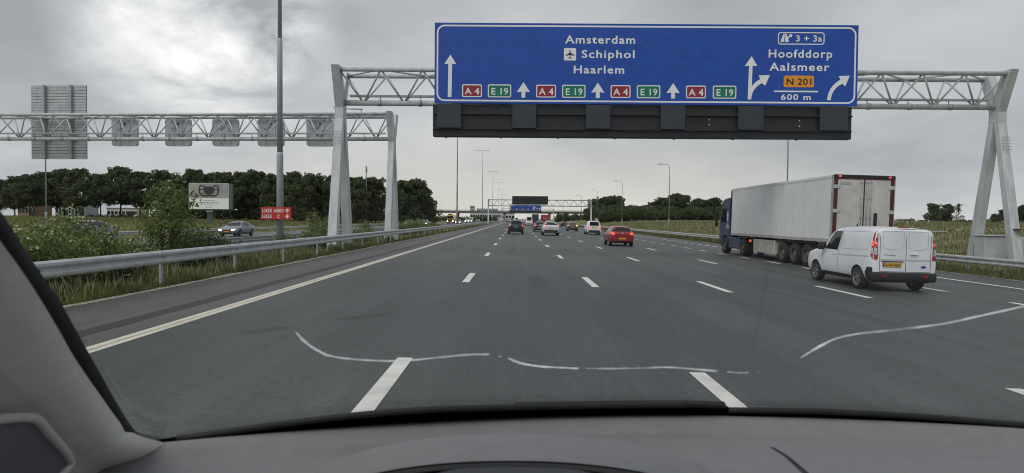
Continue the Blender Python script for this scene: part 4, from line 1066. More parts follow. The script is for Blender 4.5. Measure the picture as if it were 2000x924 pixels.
def bake(o):
    dg = bpy.context.evaluated_depsgraph_get(); dg.update()
    me = bpy.data.meshes.new_from_object(o.evaluated_get(dg)); o.modifiers.clear(); o.data = me; return me
def loft_body(stations, m, arches, r_arch, w, parent, name='body', lv=2, ends=0.5):
    """stations: (y, [(x,z) half ring bottom->top]) front to rear; returns object, BVH"""
    bm = B(); rings = []
    for y, h in stations:
        right = [bm.verts.new((x, y, z)) for x, z in h]
        left = [right[0]] + [bm.verts.new((-x, y, z)) for x, z in h[1:-1]] + [right[-1]]
        rings.append((right, left))
    k = len(stations[0][1])
    cl = bm.edges.layers.float.new('crease_edge')
    for (ar, al), (br, bl) in zip(rings, rings[1:]):
        for i in range(k - 1):
            bm.faces.new((ar[i], br[i], br[i + 1], ar[i + 1]))
            bm.faces.new((al[i + 1], bl[i + 1], bl[i], al[i]))
    for idx, (r, l) in ((0, rings[0]), (1, rings[-1])):
        for i in range(k - 1):
            vs_ = [r[i], r[i + 1], l[i + 1], l[i]]
            vs_ = list(dict.fromkeys(vs_)); f = bm.faces.new(vs_)
    bmesh.ops.recalc_face_normals(bm, faces=bm.faces)
    bm.edges.ensure_lookup_table()
    endv = set(rings[0][0] + rings[0][1] + rings[-1][0] + rings[-1][1])
    for (r, l) in (rings[0], rings[-1]):
        pass
    for e in bm.edges:
        ends_ring = [1 for (r, l) in (rings[0], rings[-1]) if e.verts[0] in set(r + l) and e.verts[1] in set(r + l)]
        if ends_ring: e[cl] = ends
    for (r, l), (r2, l2) in zip(rings, rings[1:]):
        for arr, arr2 in ((r, r2), (l, l2)):
            for i, c in ((1, 0.7), (4, 0.45), (5, 0.35)):
                e = bm.edges.get((arr[i], arr2[i]))
                if e: e[cl] = c
    o = obj(name, bm, m, parent)
    o.data.materials.append(under_mat)
    md = o.modifiers.new('s', 'SUBSURF'); md.levels = lv; md.render_levels = lv
    cut = None
    if arches:
        cb_ = B()
        for (ay, az) in arches:
            for s in (-1, 1): add_tube(cb_, (s * (w - 0.36), ay, az), (s * (w + 0.3), ay, az), r_arch, seg=28)
        bmesh.ops.recalc_face_normals(cb_, faces=cb_.faces)
        cut = obj('cutter', cb_, under_mat)
        bd = o.modifiers.new('b', 'BOOLEAN'); bd.object = cut; bd.operation = 'DIFFERENCE'; bd.solver = 'EXACT'
    mw = o.parent; o.parent = None
    me = bake(o); o.parent = mw
    if cut: 
        cm = cut.data; bpy.data.objects.remove(cut, do_unlink=True)
    while len(me.materials) < 2: me.materials.append(under_mat)
    me.materials[0] = m; me.materials[1] = under_mat
    for p in me.polygons:
        c = p.center; p.use_smooth = True; p.material_index = 0
        if p.normal.z < -0.75 and c.z < 0.6: p.material_index = 1
        for (ay, az) in arches:
            if math.hypot(c.y - ay, c.z - az) < r_arch + 0.004 and abs(p.normal.x) < 0.7 or (math.hypot(c.y - ay, c.z - az) < r_arch and abs(c.x) < w - 0.3): p.material_index = 1
    autosmooth(me, 38)
    bm = B(); bm.from_mesh(me); bvh = BVHTree.FromBMesh(bm); bm.free()
    return o, bvh
def panel(name, pts, axis, side, bvh, m, parent, off=0.006, step=0.12, smooth=True):
    """thin piece following the body: pts in (y,z) for axis 'x', (x,z) for axis 'y'"""
    bm = B()
    f = bm.faces.new([bm.verts.new((p[0], p[1], 0)) for p in pts])
    bmesh.ops.triangulate(bm, faces=[f])
    for ax in (0, 1):
        lo = min(p[ax] for p in pts); hi = max(p[ax] for p in pts); q = lo + step
        while q < hi:
            co = [0, 0, 0]; co[ax] = q; no = [0, 0, 0]; no[ax] = 1
            bmesh.ops.bisect_plane(bm, geom=list(bm.verts) + list(bm.edges) + list(bm.faces), plane_co=co, plane_no=no); q += step
    dead = []
    for v in bm.verts:
        a, z = v.co.x, v.co.y
        if axis == 'x': o, d = Vector((side * 4, a, z)), Vector((-side, 0, 0))
        else: o, d = Vector((a, side * 9, z)), Vector((0, -side, 0))
        hit = bvh.ray_cast(o, d)
        if hit[0] is None: dead.append(v); continue
        n = hit[1] if hit[1].dot(d) < 0 else -hit[1]
        if abs(n.dot(d)) < 0.22: dead.append(v); continue
        v.co = hit[0] + n * off
    bmesh.ops.delete(bm, geom=dead, context='VERTS')
    for fc in bm.faces:
        fc.normal_update()
        ref = Vector((side, 0, 0)) if axis == 'x' else Vector((0, side, 0))
        if fc.normal.dot(ref) < 0: fc.normal_flip()
    return obj(name, bm, m, parent, smooth)
def seam(pts, w, axis, side, bvh, parent, m=None, name='panel_gap', off=0.003):
    return panel(name, path2(pts, w), axis, side, bvh, m or seam_mat, parent, off, step=0.2)

WHEELS = {}
def wheel_meshes(r, wid, kind):
    k = (r, wid, kind)
    if k in WHEELS: return WHEELS[k]
    bm = B(); rr = r * (0.66 if kind == 'alloy' else 0.60)
    prof = [(rr, -wid / 2), (r * 0.93, -wid / 2 - 0.005), (r * 0.985, -wid * 0.38), (r, -wid * 0.15), (r, wid * 0.15), (r * 0.985, wid * 0.38), (r * 0.93, wid / 2 + 0.005), (rr, wid / 2)]
    seg = 28; ring = []
    for i in range(seg):
        a = 2 * math.pi * i / seg; ring.append([bm.verts.new((x, q * math.cos(a), q * math.sin(a))) for q, x in prof])
    for i in range(seg):
        j = (i + 1) % seg
        for p in range(len(prof) - 1): bm.faces.new((ring[i][p], ring[j][p], ring[j][p + 1], ring[i][p + 1])).smooth = True
    bmesh.ops.recalc_face_normals(bm, faces=bm.faces)
    tm = bpy.data.meshes.new('wheel'); bm.to_mesh(tm); bm.free(); tm.materials.append(rubber)
    bm = B()     # rim: outer side at -x
    fx = -wid / 2
    add_tube(bm, (fx + 0.09, 0, 0), (wid / 2 - 0.01, 0, 0), rr * 0.97, rr * 0.97, 24)
    # lip
    rimr = []
    for i in range(24):
        a = 2 * math.pi * i / 24
        rimr.append([bm.verts.new((x, q * math.cos(a), q * math.sin(a))) for q, x in ((rr * 1.01, fx + 0.005), (rr * 1.0, fx - 0.006), (rr * 0.9, fx + 0.0), (rr * 0.88, fx + 0.088))])
    for i in range(24):
        j = (i + 1) % 24
        for p in range(3): bm.faces.new((rimr[i][p], rimr[j][p], rimr[j][p + 1], rimr[i][p + 1]))
    if kind == 'alloy':
        for i in range(5):
            for da in (-0.16, 0.16):
                a = 2 * math.pi * i / 5 + da
                u = Vector((0, math.cos(a), math.sin(a))); t = Vector((0, -math.sin(a), math.cos(a)))
                p = [u * rr * 0.12 + t * 0.018, u * rr * 0.93 + t * 0.022, u * rr * 0.93 - t * 0.022, u * rr * 0.12 - t * 0.018]
                A = [bm.verts.new(q + Vector((fx + 0.02, 0, 0))) for q in p]; Cc = [bm.verts.new(q + Vector((fx + 0.06, 0, 0))) for q in p]
                bm.faces.new(A)
                for s in range(4): bm.faces.new((A[s], Cc[s], Cc[(s + 1) % 4], A[(s + 1) % 4]))
        add_tube(bm, (fx + 0.01, 0, 0), (fx + 0.06, 0, 0), rr * 0.2, seg=12)
    else:
        add_tube(bm, (fx + 0.03, 0, 0), (fx + 0.09, 0, 0), rr * 0.42, rr * 0.5, 16)
        for i in range(8):
            a = 2 * math.pi * i / 8; add_tube(bm, (fx + 0.06, rr * 0.66 * math.cos(a), rr * 0.66 * math.sin(a)), (fx + 0.088, rr * 0.66 * math.cos(a), rr * 0.66 * math.sin(a)), rr * 0.09, seg=6)
    bmesh.ops.recalc_face_normals(bm, faces=bm.faces)
    rm = bpy.data.meshes.new('rim'); bm.to_mesh(rm); bm.free(); rm.materials.append(alloy if kind == 'alloy' else steel_rim)
    WHEELS[k] = (tm, rm); return WHEELS[k]
def add_wheel(parent, x, y, r, wid=0.2, kind='alloy', rot=0.3):
    tm, rm = wheel_meshes(r, wid, kind)
    o = link('wheel', tm, parent, (x, y, r)); o.rotation_euler = (rot, 0, math.pi if x > 0 else 0)
    link('rim', rm, o); return o

def hr(w, wb, zb, zs, zm, we, ze, wr, zr, zt):
    """half ring"""
    return [(0, zb), (wb, zb), (w * 0.975, zs), (w, zm), (we, ze), (wr, zr), (wr * 0.6, zt - 0.012), (0, zt)]
def car_rings(L, W, H, hood, cowl, rf, rr, tail, tz_, belt, wr, boxy=False, zb=0.22, trunk=False):
    w = W / 2; yF, yR = L / 2, -L / 2; st = []
    def s(y, k, zb_, ze, wr_, zr, zt, kb=0.82): st.append((y, hr(w * k, w * k * kb, zb_, zb_ + 0.12, zb_ + (ze - zb_) * 0.58, w * k * 0.965, ze, wr_, zr, zt)))
    s(yF, 0.80, zb + 0.10, hood * 0.74, 0.50 * w, hood * 0.79, hood * 0.80)
    s(yF - 0.10, 0.88, zb + 0.02, hood * 0.84, 0.60 * w, hood * 0.89, hood * 0.905)
    s(yF - 0.45, 0.97, zb, hood * 0.955, 0.72 * w, hood, hood * 1.02)
    s((yF - 0.45 + cowl) / 2, 0.995, zb, (hood + belt) / 2, 0.76 * w, (hood + belt) / 2 + 0.03, (hood + belt) / 2 + 0.055)
    s(cowl, 1.0, zb, belt, 0.80 * w, belt + 0.03, belt + 0.065)
    s(cowl + (rf - cowl) * 0.5, 1.0, zb, belt + 0.005, (0.80 * w + wr) / 2, belt + (H - 0.08 - belt) * 0.56, belt + (H - belt) * 0.58)
    s(rf, 1.0, zb, belt + 0.01, wr, H - 0.085, H - 0.03)
    s((rf + rr) / 2, 1.0, zb, belt + 0.02, wr, H - 0.065, H)
    s(rr, 1.0, zb, belt + 0.03, wr * 0.98, H - 0.09, H - 0.025)
    if boxy:
        s(yR + 0.06, 0.985, zb + 0.02, belt + 0.03, wr * 0.97, H - 0.115, H - 0.05)
        s(yR, 0.955, zb + 0.06, belt, wr * 0.93, H - 0.17, H - 0.12)
    else:
        s(rr + (tail - rr) * 0.55, 0.995, zb, belt + 0.03, wr * 0.95, H - 0.09 - (H - 0.09 - tz_) * 0.5, H - 0.03 - (H - 0.03 - tz_) * 0.5)
        s(tail, 0.985, zb + 0.02, min(belt + 0.02, tz_ - 0.04), 0.78 * w, tz_ - 0.015, tz_ + 0.01)
        if trunk: s((tail + yR) / 2, 0.97, zb + 0.03, min(belt, tz_ - 0.06), 0.76 * w, tz_ - 0.02, tz_)
        s(yR + 0.06, 0.95, zb + 0.05, min(belt - 0.03, tz_ - 0.09), 0.72 * w, tz_ - 0.06, tz_ - 0.035)
        s(yR, 0.90, zb + 0.13, min(belt - 0.12, tz_ - 0.2), 0.68 * w, tz_ - 0.15, tz_ - 0.13)
    return st
def side_window(cowl, rf, rr, belt, H, back, zpad=0.055):
    """glass outline in (y,z)"""
    return [(cowl - 0.32, belt + 0.05), (rf - 0.02, H - 0.15), ((rf + rr) / 2, H - 0.125), (rr + 0.10, H - 0.15), (rr - back, belt + 0.10), (rr - back + 0.08, belt + 0.06)]
def make_car(name, spec, m, lab, cat='car', lit_tail=True, lit_head=False, front=False, group=None):
    L, W, H = spec['L'], spec['W'], spec['H']; w = W / 2
    g = empty(name); tag(g, lab, cat, group)
    r = spec.get('r', 0.32); fa, ra = spec['axles']
    st = car_rings(L, W, H, spec['hood'], spec['cowl'], spec['rf'], spec['rr'], spec['tail'], spec['tz'], spec['belt'], spec['wr'], spec.get('boxy', False), spec.get('zb', 0.22), spec.get('trunk', False))
    body, bvh = loft_body(st, m, [(fa, r), (ra, r)], r + 0.055, w, g)
    for y in (fa, ra):
        for s in (-1, 1): add_wheel(g, s * (w - 0.115), y, r, 0.2, spec.get('rim', 'alloy'), random.uniform(0, 6))
    belt, cowl, rf, rr = spec['belt'], spec['cowl'], spec['rf'], spec['rr']
    if spec.get('sidewin', True):
        sw = spec.get('sw') or side_window(cowl, rf, rr, belt, H, spec.get('cback', 0.12))
        for s in (-1, 1):
            panel('side_window', sw, 'x', s, bvh, glass_dark, g)
            ym = spec.get('bpillar', (rf + rr) / 2 + 0.1)
            panel('window_pillar', [(ym - 0.035, belt + 0.04), (ym + 0.035, belt + 0.04), (ym + 0.03, H - 0.12), (ym - 0.03, H - 0.12)], 'x', s, bvh, trim_black, g, off=0.010)
    for s in (-1, 1):
        for yy in spec.get('seams', (rf + 0.05, (rf + rr) / 2 + 0.1, ra + 0.42)):
            seam([(yy, 0.30), (yy + 0.02, belt + 0.03)], 0.012, 'x', s, bvh, g)
        panel('sill', [(ra + r + 0.08, spec.get('zb', .22) + 0.02), (fa - r - 0.08, spec.get('zb', .22) + 0.02), (fa - r - 0.08, spec.get('zb', .22) + 0.12), (ra + r + 0.08, spec.get('zb', .22) + 0.12)], 'x', s, bvh, trim_black, g)
        mo = B(); add_box(mo, (s * (w + 0.06), cowl - 0.42, belt + 0.10), (0.17, 0.12, 0.14), 0.035, seg=2); mi = obj('mirror', mo, m if spec.get('mirror_body', True) else trim_black, g, True)
        for yy in spec.get('handles', ((rf + rr) / 2 + 0.28,)):
            panel('door_handle', [(yy - 0.1, belt - 0.12), (yy + 0.1, belt - 0.12), (yy + 0.1, belt - 0.08), (yy - 0.1, belt - 0.08)], 'x', s, bvh, m, g, off=0.022)
    zt, zl = H - 0.10, spec.get('rwz', spec['tz'] + 0.02)
    rwt, rwb = spec.get('rwt', spec['wr'] * 0.82), spec.get('rwb', w * 0.74)
    if spec.get('rearwin', True):
        panel('rear_window', [(-rwb, zl), (rwb, zl), (rwb * 1.0, zl + 0.05), (rwt, zt), (-rwt, zt), (-rwb, zl + 0.05)], 'y', -1, bvh, glass_dark, g)
    panel('windscreen', [(-w * 0.72, belt + 0.10), (w * 0.72, belt + 0.10), (spec['wr'] * 0.86, H - 0.09), (-spec['wr'] * 0.86, H - 0.09)], 'y', 1, bvh, glass_dark, g)
    tl = spec['tail_light']
    for s in (-1, 1):
        pts = [(s * x, z) for x, z in tl]
        panel('tail_light', pts, 'y', -1, bvh, tail_lit if lit_tail else tail_red, g, off=0.012)
        hl = spec.get('head', [(w * 0.50, spec['hood'] * 0.70), (w * 0.83, spec['hood'] * 0.74), (w * 0.84, spec['hood'] * 0.84), (w * 0.55, spec['hood'] * 0.78)])
        hlp = panel('headlight', [(s * x, z) for x, z in hl], 'y', 1, bvh, head_lit if lit_head else head_off, g, off=0.012)
    if front or spec.get('grille', True):
        hd = spec['hood']
        panel('grille', [(-w * 0.42, hd * 0.58), (w * 0.42, hd * 0.58), (w * 0.46, hd * 0.74), (-w * 0.46, hd * 0.74)], 'y', 1, bvh, trim_black, g, off=0.008)
        panel('air_intake', [(-w * 0.6, hd * 0.36), (w * 0.6, hd * 0.36), (w * 0.5, hd * 0.50), (-w * 0.5, hd * 0.50)], 'y', 1, bvh, trim_black, g, off=0.008)
        panel('number_plate', [(-0.26, hd * 0.51), (0.26, hd * 0.51), (0.26, hd * 0.51 + 0.11), (-0.26, hd * 0.51 + 0.11)], 'y', 1, bvh, plate_yellow, g, off=0.02)
    bz = spec.get('bump', (0.28, 0.46))
    if spec.get('bumper', True):
        panel('bumper_trim', [(-w * 0.82, bz[0]), (w * 0.82, bz[0]), (w * 0.82, bz[1]), (-w * 0.82, bz[1])], 'y', -1, bvh, spec.get('bmat', trim_black), g, off=0.014)
    pz = spec.get('plate', 0.60)
    if pz:
        pl = panel('number_plate', [(-0.26, pz), (0.26, pz), (0.26, pz + 0.115), (-0.26, pz + 0.115)], 'y', -1, bvh, plate_yellow, g, off=0.022)
    if spec.get('badge'):
        bx, bzz = spec['badge']; panel('badge', [(bx + 0.06 * math.cos(a * 0.524), bzz + 0.04 * math.sin(a * 0.524)) for a in range(12)], 'y', -1, bvh, chrome, g, off=0.015)
    # tailgate seam
    if not spec.get('boxy'):
        tzz = spec['tz']; seam([(-w * 0.70, tzz - 0.02), (-w * 0.62, bz[1] + 0.06), (w * 0.62, bz[1] + 0.06), (w * 0.70, tzz - 0.02)], 0.014, 'y', -1, bvh, g)
    g['_bvh'] = 0
    return g, bvh
def place(g, x, yrear, L, oncoming=False, zf=None):
    """rear bumper (front bumper when oncoming) at depth yrear"""
    z = rz(x) if not oncoming else oz(x)
    g.location = (x, yrear + L / 2, z)
    g.rotation_euler = (0, 0.02 if not oncoming else 0.012, math.pi if oncoming else 0)
    return g
def recolor(g, m):
    for ch in g.children:
        if ch.name.split('.')[0] in ('body', 'mirror', 'door_handle'):
            ch.material_slots[0].link = 'OBJECT'; ch.material_slots[0].material = m
def relight(g, part, m):
    for ch in g.children:
        if ch.name.split('.')[0] == part:
            ch.material_slots[0].link = 'OBJECT'; ch.material_slots[0].material = m
def dup_car(src, m, x, y, L, label, cat='car', oncoming=False, group=None, tail=None, head=None):
    c = copy_tree(src)
    if 'group' in c: del c['group']
    tag(c, label, cat, group); recolor(c, m)
    if tail: relight(c, 'tail_light', tail)
    if head: relight(c, 'headlight', head)
    place(c, x, y, L, oncoming); return c

HATCH = dict(L=4.0, W=1.76, H=1.48, hood=0.86, cowl=0.95, rf=0.28, rr=-1.42, tail=-1.83, tz=1.02, belt=0.94, wr=0.60, axles=(1.22, -1.28), r=0.305, cback=0.10,
             tail_light=[(0.55, 0.84), (0.70, 0.80), (0.80, 0.84), (0.82, 0.96), (0.70, 1.0), (0.58, 0.97)], plate=0.50, badge=(0, 0.93), rwb=0.66, bump=(0.26, 0.36), rwz=1.06)
SEDAN = dict(L=4.7, W=1.82, H=1.47, hood=0.84, cowl=0.95, rf=0.18, rr=-1.05, tail=-1.85, tz=1.04, belt=0.92, wr=0.58, axles=(1.42, -1.36), r=0.325, trunk=True, cback=0.42,
             tail_light=[(0.48, 0.86), (0.80, 0.84), (0.83, 0.97), (0.52, 0.97)], plate=0.62, bump=(0.28, 0.40), rwz=1.07, rwb=0.62)
SUV = dict(L=4.68, W=1.93, H=1.60, hood=0.96, cowl=1.12, rf=0.30, rr=-1.45, tail=-2.02, tz=1.16, belt=1.04, wr=0.63, axles=(1.5, -1.46), r=0.37, zb=0.26, cback=0.15,
           tail_light=[(0.50, 1.02), (0.80, 0.98), (0.90, 1.06), (0.86, 1.14), (0.52, 1.09)], plate=0.70, badge=(0, 1.02), bump=(0.30, 0.62), rwz=1.20, rwb=0.70)
MPV = dict(L=4.25, W=1.82, H=1.68, hood=1.0, cowl=1.05, rf=0.42, rr=-1.72, tail=-2.04, tz=1.14, belt=1.02, wr=0.68, axles=(1.3, -1.3), r=0.345, zb=0.26, cback=0.05,
           tail_light=[(0.70, 0.92), (0.84, 0.92), (0.85, 1.2), (0.76, 1.26), (0.70, 1.2)], plate=0.78, badge=(0, 0.96), bump=(0.30, 0.56), rwz=1.14, rwb=0.72, rwt=0.60)
CADDY = dict(L=4.4, W=1.79, H=1.82, hood=1.0, cowl=1.25, rf=0.55, rr=-1.9, tail=0, tz=1.16, belt=1.06, wr=0.70, axles=(1.38, -1.30), r=0.32, boxy=True, sidewin=True,
             sw=[(0.92, 1.11), (0.5, 1.62), (-0.30, 1.64), (-0.30, 1.11)], bpillar=-0.32, tail_light=[(0.66, 0.86), (0.81, 0.84), (0.82, 1.12), (0.72, 1.12)], plate=0.88, badge=(0.3, 0.92), bump=(0.30, 0.60), rwz=1.18, rwb=0.58, rwt=0.54, seams=(0.98, -0.3, -1.25), rim='steel')
BIGVAN = dict(L=5.9, W=2.0, H=2.55, hood=1.15, cowl=1.9, rf=1.0, rr=-2.6, tail=0, tz=1.5, belt=1.35, wr=0.80, axles=(1.95, -1.7), r=0.34, boxy=True,
              sw=[(1.55, 1.42), (1.05, 2.0), (0.3, 2.05), (0.3, 1.42)], bpillar=0.28, tail_light=[(0.80, 0.95), (0.91, 0.95), (0.91, 1.35), (0.84, 1.35)], plate=0.85, bump=(0.35, 0.62), rwz=1.45, rwb=0.66, rwt=0.6, seams=(1.6, 0.3, -1.0), rim='steel')

hatch, _ = make_car('hatchback', HATCH, P_red, 'bright red hatchback with lit tail lights')
place(hatch, 7.72, 47.8, 4.0)
suv, _ = make_car('suv', SUV, P_pearl, 'silver white crossover with lit tail lights and black lower bumper')
place(suv, 3.98, 74.2, 4.68)
mpv, _ = make_car('boxy_car', MPV, P_black, 'black boxy car in the lane ahead with lit tail lights')
place(mpv, 0.02, 77.0, 4.25)
for ch in mpv.children:
    if ch.name.startswith('number_plate'): ch.data.materials[0] = mat('plate_pale_blue', (0.16, 0.26, 0.42), 0.5)
caddy, _ = make_car('small_van', CADDY, P_white, 'white small van with a dark rear window and black bumper', 'van')
place(caddy, 10.1, 85.0, 4.4)
sedan, sbvh = make_car('sedan', SEDAN, P_silver, 'silver sedan with lit headlights on the oncoming carriageway', lit_tail=False, lit_head=True)
place(sedan, -26.75, 61.0, 4.7, True)
dark = dup_car(sedan, P_brown, 9.6, 110.5, 4.7, 'dark brown car changing lanes with its right indicator flashing', tail=tail_lit, head=head_off)
for ch in dark.children:
    if ch.name.startswith('tail_light'):
        c0 = sum((v.co.x for v in ch.data.vertices)) / len(ch.data.vertices)
        if c0 > 0: ch.material_slots[0].material = amber_lit
dup_car(hatch, P_grey, 3.55, 96.5, 4.0, 'dark grey hatchback partly hidden behind the silver white crossover', tail=tail_lit)
dup_car(suv, P_black, 13.4, 181, 4.68, 'black car far ahead beside the dark brown one, in the exit lane', tail=tail_lit)
bigvan, _ = make_car('delivery_van', BIGVAN, P_white, 'tall white passenger van beyond the black boxy car', 'van')
place(bigvan, 3.9, 190, 5.9)
dup_car(hatch, P_pearl, 7.3, 203, 4.0, 'pale hatchback beyond the dark grey one, seen over the crossover', tail=tail_lit)
dup_car(mpv, P_silver, 7.6, 150, 4.25, 'silver car whose roof shows just above the crossover', tail=tail_red)
dup_car(suv, P_silver, -3.4, 288, 4.68, 'grey car far ahead in the fast lane along the edge line', tail=tail_red)
dup_car(caddy, P_white, 0.7, 205, 4.4, 'white van far ahead showing over the black boxy car roof', 'van')
dup_car(hatch, P_silver, 0.4, 262, 4.0, 'small pale car far ahead between the white vans', tail=tail_red)
dup_car(caddy, P_white, 3.6, 330, 4.4, 'white van in the far queue beyond the tall passenger van', 'van')
dup_car(bigvan, P_white, 0.5, 345, 5.9, 'tall white van far ahead under the viaduct', 'van')
dup_car(suv, P_white, -3.3, 350, 4.68, 'white car far ahead in the fast lane under the viaduct', tail=tail_red)
# oncoming
dup_car(suv, P_dsilver, -27.9, 40.0, 4.68, 'dark grey oncoming car with bright headlights half hidden by flowering weeds', oncoming=True, tail=tail_red, head=head_lit)
dup_car(hatch, P_teal, -23.3, 143, 4.0, 'oncoming car with lit headlights behind the bushy weeds', oncoming=True, tail=tail_red, head=head_lit)
dup_car(sedan, P_dsilver, -19.4, 139, 4.7, 'oncoming grey car with lit headlights beside the bushy weeds', oncoming=True, head=head_lit)
dup_car(hatch, P_silver, -16.9, 193, 4.0, 'oncoming car with bright headlights next to the yellow lorry', oncoming=True, tail=tail_red, head=head_lit)
dup_car(suv, P_white, -19.3, 262, 4.68, 'white oncoming car, first of two beyond the yellow lorry', oncoming=True, tail=tail_red, head=head_lit)
dup_car(caddy, P_white, -20.6, 300, 4.4, 'white oncoming van, behind the white car beyond the yellow lorry', 'van', oncoming=True, head=head_lit)
dup_car(hatch, P_teal, -15.8, 274, 4.0, 'dark teal oncoming car near the median in the distance', oncoming=True, tail=tail_red)
dup_car(bigvan, P_white, -23.5, 345, 5.9, 'white oncoming van far off by the viaduct', 'van', oncoming=True, head=head_lit)

# ------------------------------------------------------------------ near white van
VAN = dict(L=4.42, W=1.84, H=1.85, hood=1.02, cowl=1.02, rf=0.20, rr=-1.86, tail=0, tz=1.2, belt=1.07, wr=0.845, axles=(1.27, -1.39), r=0.325, boxy=True, zb=0.24, sidewin=False, rearwin=False,
           tail_light=[(0.79, 1.26), (0.86, 1.26), (0.835, 1.44), (0.78, 1.44)], plate=0, bumper=False, seams=(), handles=(0.0,), mirror_body=False,
           head=[(0.5, 0.80), (0.86, 0.86), (0.86, 1.0), (0.58, 0.92)])
van, vb = make_car('panel_van', VAN, P_white, 'white panel van with lit tail lights and yellow plate V-93-GJG overtaking the lorry', 'van')
place(van, 10.9, 18.55, 4.42)
for s in (-1, 1):
    panel('side_window', [(0.74, 1.09), (0.20, 1.60), (0.06, 1.66), (-0.38, 1.67), (-0.16, 1.08)], 'x', s, vb, glass_dark, van)
    panel('quarter_window', [(1.02, 1.09), (0.80, 1.28), (0.80, 1.09)], 'x', s, vb, glass_dark, van)
    seam([(0.78, 0.42), (0.80, 0.95), (0.78, 1.08)], 0.014, 'x', s, vb, van)
    seam([(-0.24, 0.38), (-0.22, 1.05), (-0.44, 1.70)], 0.014, 'x', s, vb, van)
    seam([(-0.98, 0.62), (-0.86, 0.40)], 0.012, 'x', s, vb, van)
    seam([(-0.25, 0.95), (-2.0, 0.98)], 0.03, 'x', s, vb, van, mat('van_shade_line', (0.50, 0.52, 0.54), 0.5), 'side_rail_shade', 0.008)  # shade along the side rail, painted as a flat grey ribbon
    for pp_ in (((-0.34, 1.14), (-1.85, 1.16)), ((-0.34, 1.14), (-0.56, 1.67)), ((-0.56, 1.67), (-1.92, 1.67)), ((-1.85, 1.16), (-1.96, 1.30), (-1.92, 1.67))):
        seam(list(pp_), 0.012, 'x', s, vb, van, mat('van_press_shade', (0.42, 0.44, 0.46), 0.6), 'press_shade_line')  # recess shade of the pressed side panel, painted as flat grey ribbons
    panel('sill', [(-0.98, 0.27), (0.86, 0.27), (0.86, 0.38), (-0.98, 0.38)], 'x', s, vb, trim_black, van, off=0.016)
    panel('bumper_corner', [(-2.19, 0.30), (-1.70, 0.30), (-1.745, 0.42), (-1.96, 0.68), (-2.18, 0.68)], 'x', s, vb, trim_black, van, off=0.014)
    # tail lamp cluster: red lens on the corner, clear strips
    panel('lamp_lens', [(-2.175, 0.90), (-2.06, 1.02), (-2.09, 1.45), (-2.12, 1.74), (-2.15, 1.74)], 'x', s, vb, tail_red, van, off=0.010, step=0.08)
    panel('lamp_lens', [(s * 0.76, 0.90), (s * 0.868, 0.90), (s * 0.84, 1.35), (s * 0.76, 1.72), (s * 0.735, 1.72), (s * 0.775, 1.35)], 'y', -1, vb, tail_red, van, off=0.008, step=0.08)
    panel('lamp_reverse', [(s * 0.785, 1.03), (s * 0.85, 1.03), (s * 0.845, 1.22), (s * 0.79, 1.22)], 'y', -1, vb, tail_clear, van, off=0.016)
    panel('lamp_indicator', [(s * 0.765, 1.50), (s * 0.80, 1.50), (s * 0.765, 1.68), (s * 0.745, 1.68)], 'y', -1, vb, tail_clear, van, off=0.016)
    panel('lamp_side_lit', [(-2.165, 1.28), (-2.10, 1.28), (-2.105, 1.42), (-2.155, 1.42)], 'x', s, vb, tail_lit, van, off=0.016)
    panel('lamp_side_clear', [(-2.165, 1.04), (-2.08, 1.07), (-2.09, 1.22), (-2.16, 1.22)], 'x', s, vb, tail_clear, van, off=0.016)
    add = B(); add_box(add, (s * 1.02, 0.66, 1.17), (0.20, 0.13, 0.25), 0.045, seg=2)
    for f in add.faces: f.smooth = True
    obj('mirror_shell', add, trim_black, van)
# rear doors
bp = B(); add_box(bp, (0, -2.13, 0.425), (1.82, 0.25, 0.27), 0.06, seg=2); bo = obj('rear_bumper', bp, trim_black, van, True)
obj('reflector', box((-0.56, -2.254, 0.45), (0.16, 0.012, 0.06), 0.01), tail_red, bo)
obj('reflector', box((0.56, -2.254, 0.45), (0.16, 0.012, 0.06), 0.01), tail_red, bo)
obj('underbody', box((0, 0, 0.33), (1.5, 4.0, 0.16)), under_mat, van)
for p_ in ([(0.03, 0.57), (0.03, 1.78)], [(-0.70, 0.57), (-0.70, 1.78)], [(0.72, 0.57), (0.72, 1.78)], [(-0.70, 0.57), (0.72, 0.57)], [(-0.70, 1.765), (0.72, 1.765)]):
    seam(p_, 0.013, 'y', -1, vb, van)
pl_ = MATS['van_press_shade']
for x0, x1 in ((-0.63, -0.04), (0.10, 0.64)):
    for p_ in ([(x0 + .0, 1.28), (x0, 1.70)], [(x0, 1.70), (x1, 1.70)], [(x1, 1.70), (x1, 1.28)], [(x0, 1.28), (x0 + 0.12, 1.19), (x1 - 0.12, 1.19), (x1, 1.28)]):
        seam(p_, 0.011, 'y', -1, vb, van, pl_, 'press_shade_line')  # edges of the door pressings: their shade painted on as grey ribbons
seam([(-0.68, 0.90), (0.70, 0.90)], 0.045, 'y', -1, vb, van, MATS['van_shade_line'], 'door_crease_shade', 0.006)  # shade of the door crease, painted as a flat grey band
panel('number_plate', [(-0.62, 0.70), (-0.10, 0.70), (-0.10, 0.82), (-0.62, 0.82)], 'y', -1, vb, plate_yellow, van, off=0.02)
panel('plate_band', [(-0.62, 0.70), (-0.575, 0.70), (-0.575, 0.82), (-0.62, 0.82)], 'y', -1, vb, plate_blue, van, off=0.024)
panel('plate_light', [(-0.66, 0.835), (-0.05, 0.835), (-0.05, 0.865), (-0.66, 0.865)], 'y', -1, vb, trim_black, van, off=0.03)
hit = vb.ray_cast(Vector((-0.35, -5, 0.76)), Vector((0, 1, 0)))[0]
put_text('V-93-GJG', -0.56, 0.722, 0.43, 0.075, hit.y - 0.03, ink, van, 0.01, 1.0)
panel('badge', [(0.52 + 0.075 * math.cos(a * 0.393), 0.72 + 0.032 * math.sin(a * 0.393)) for a in range(16)], 'y', -1, vb, plate_blue, van, off=0.018)
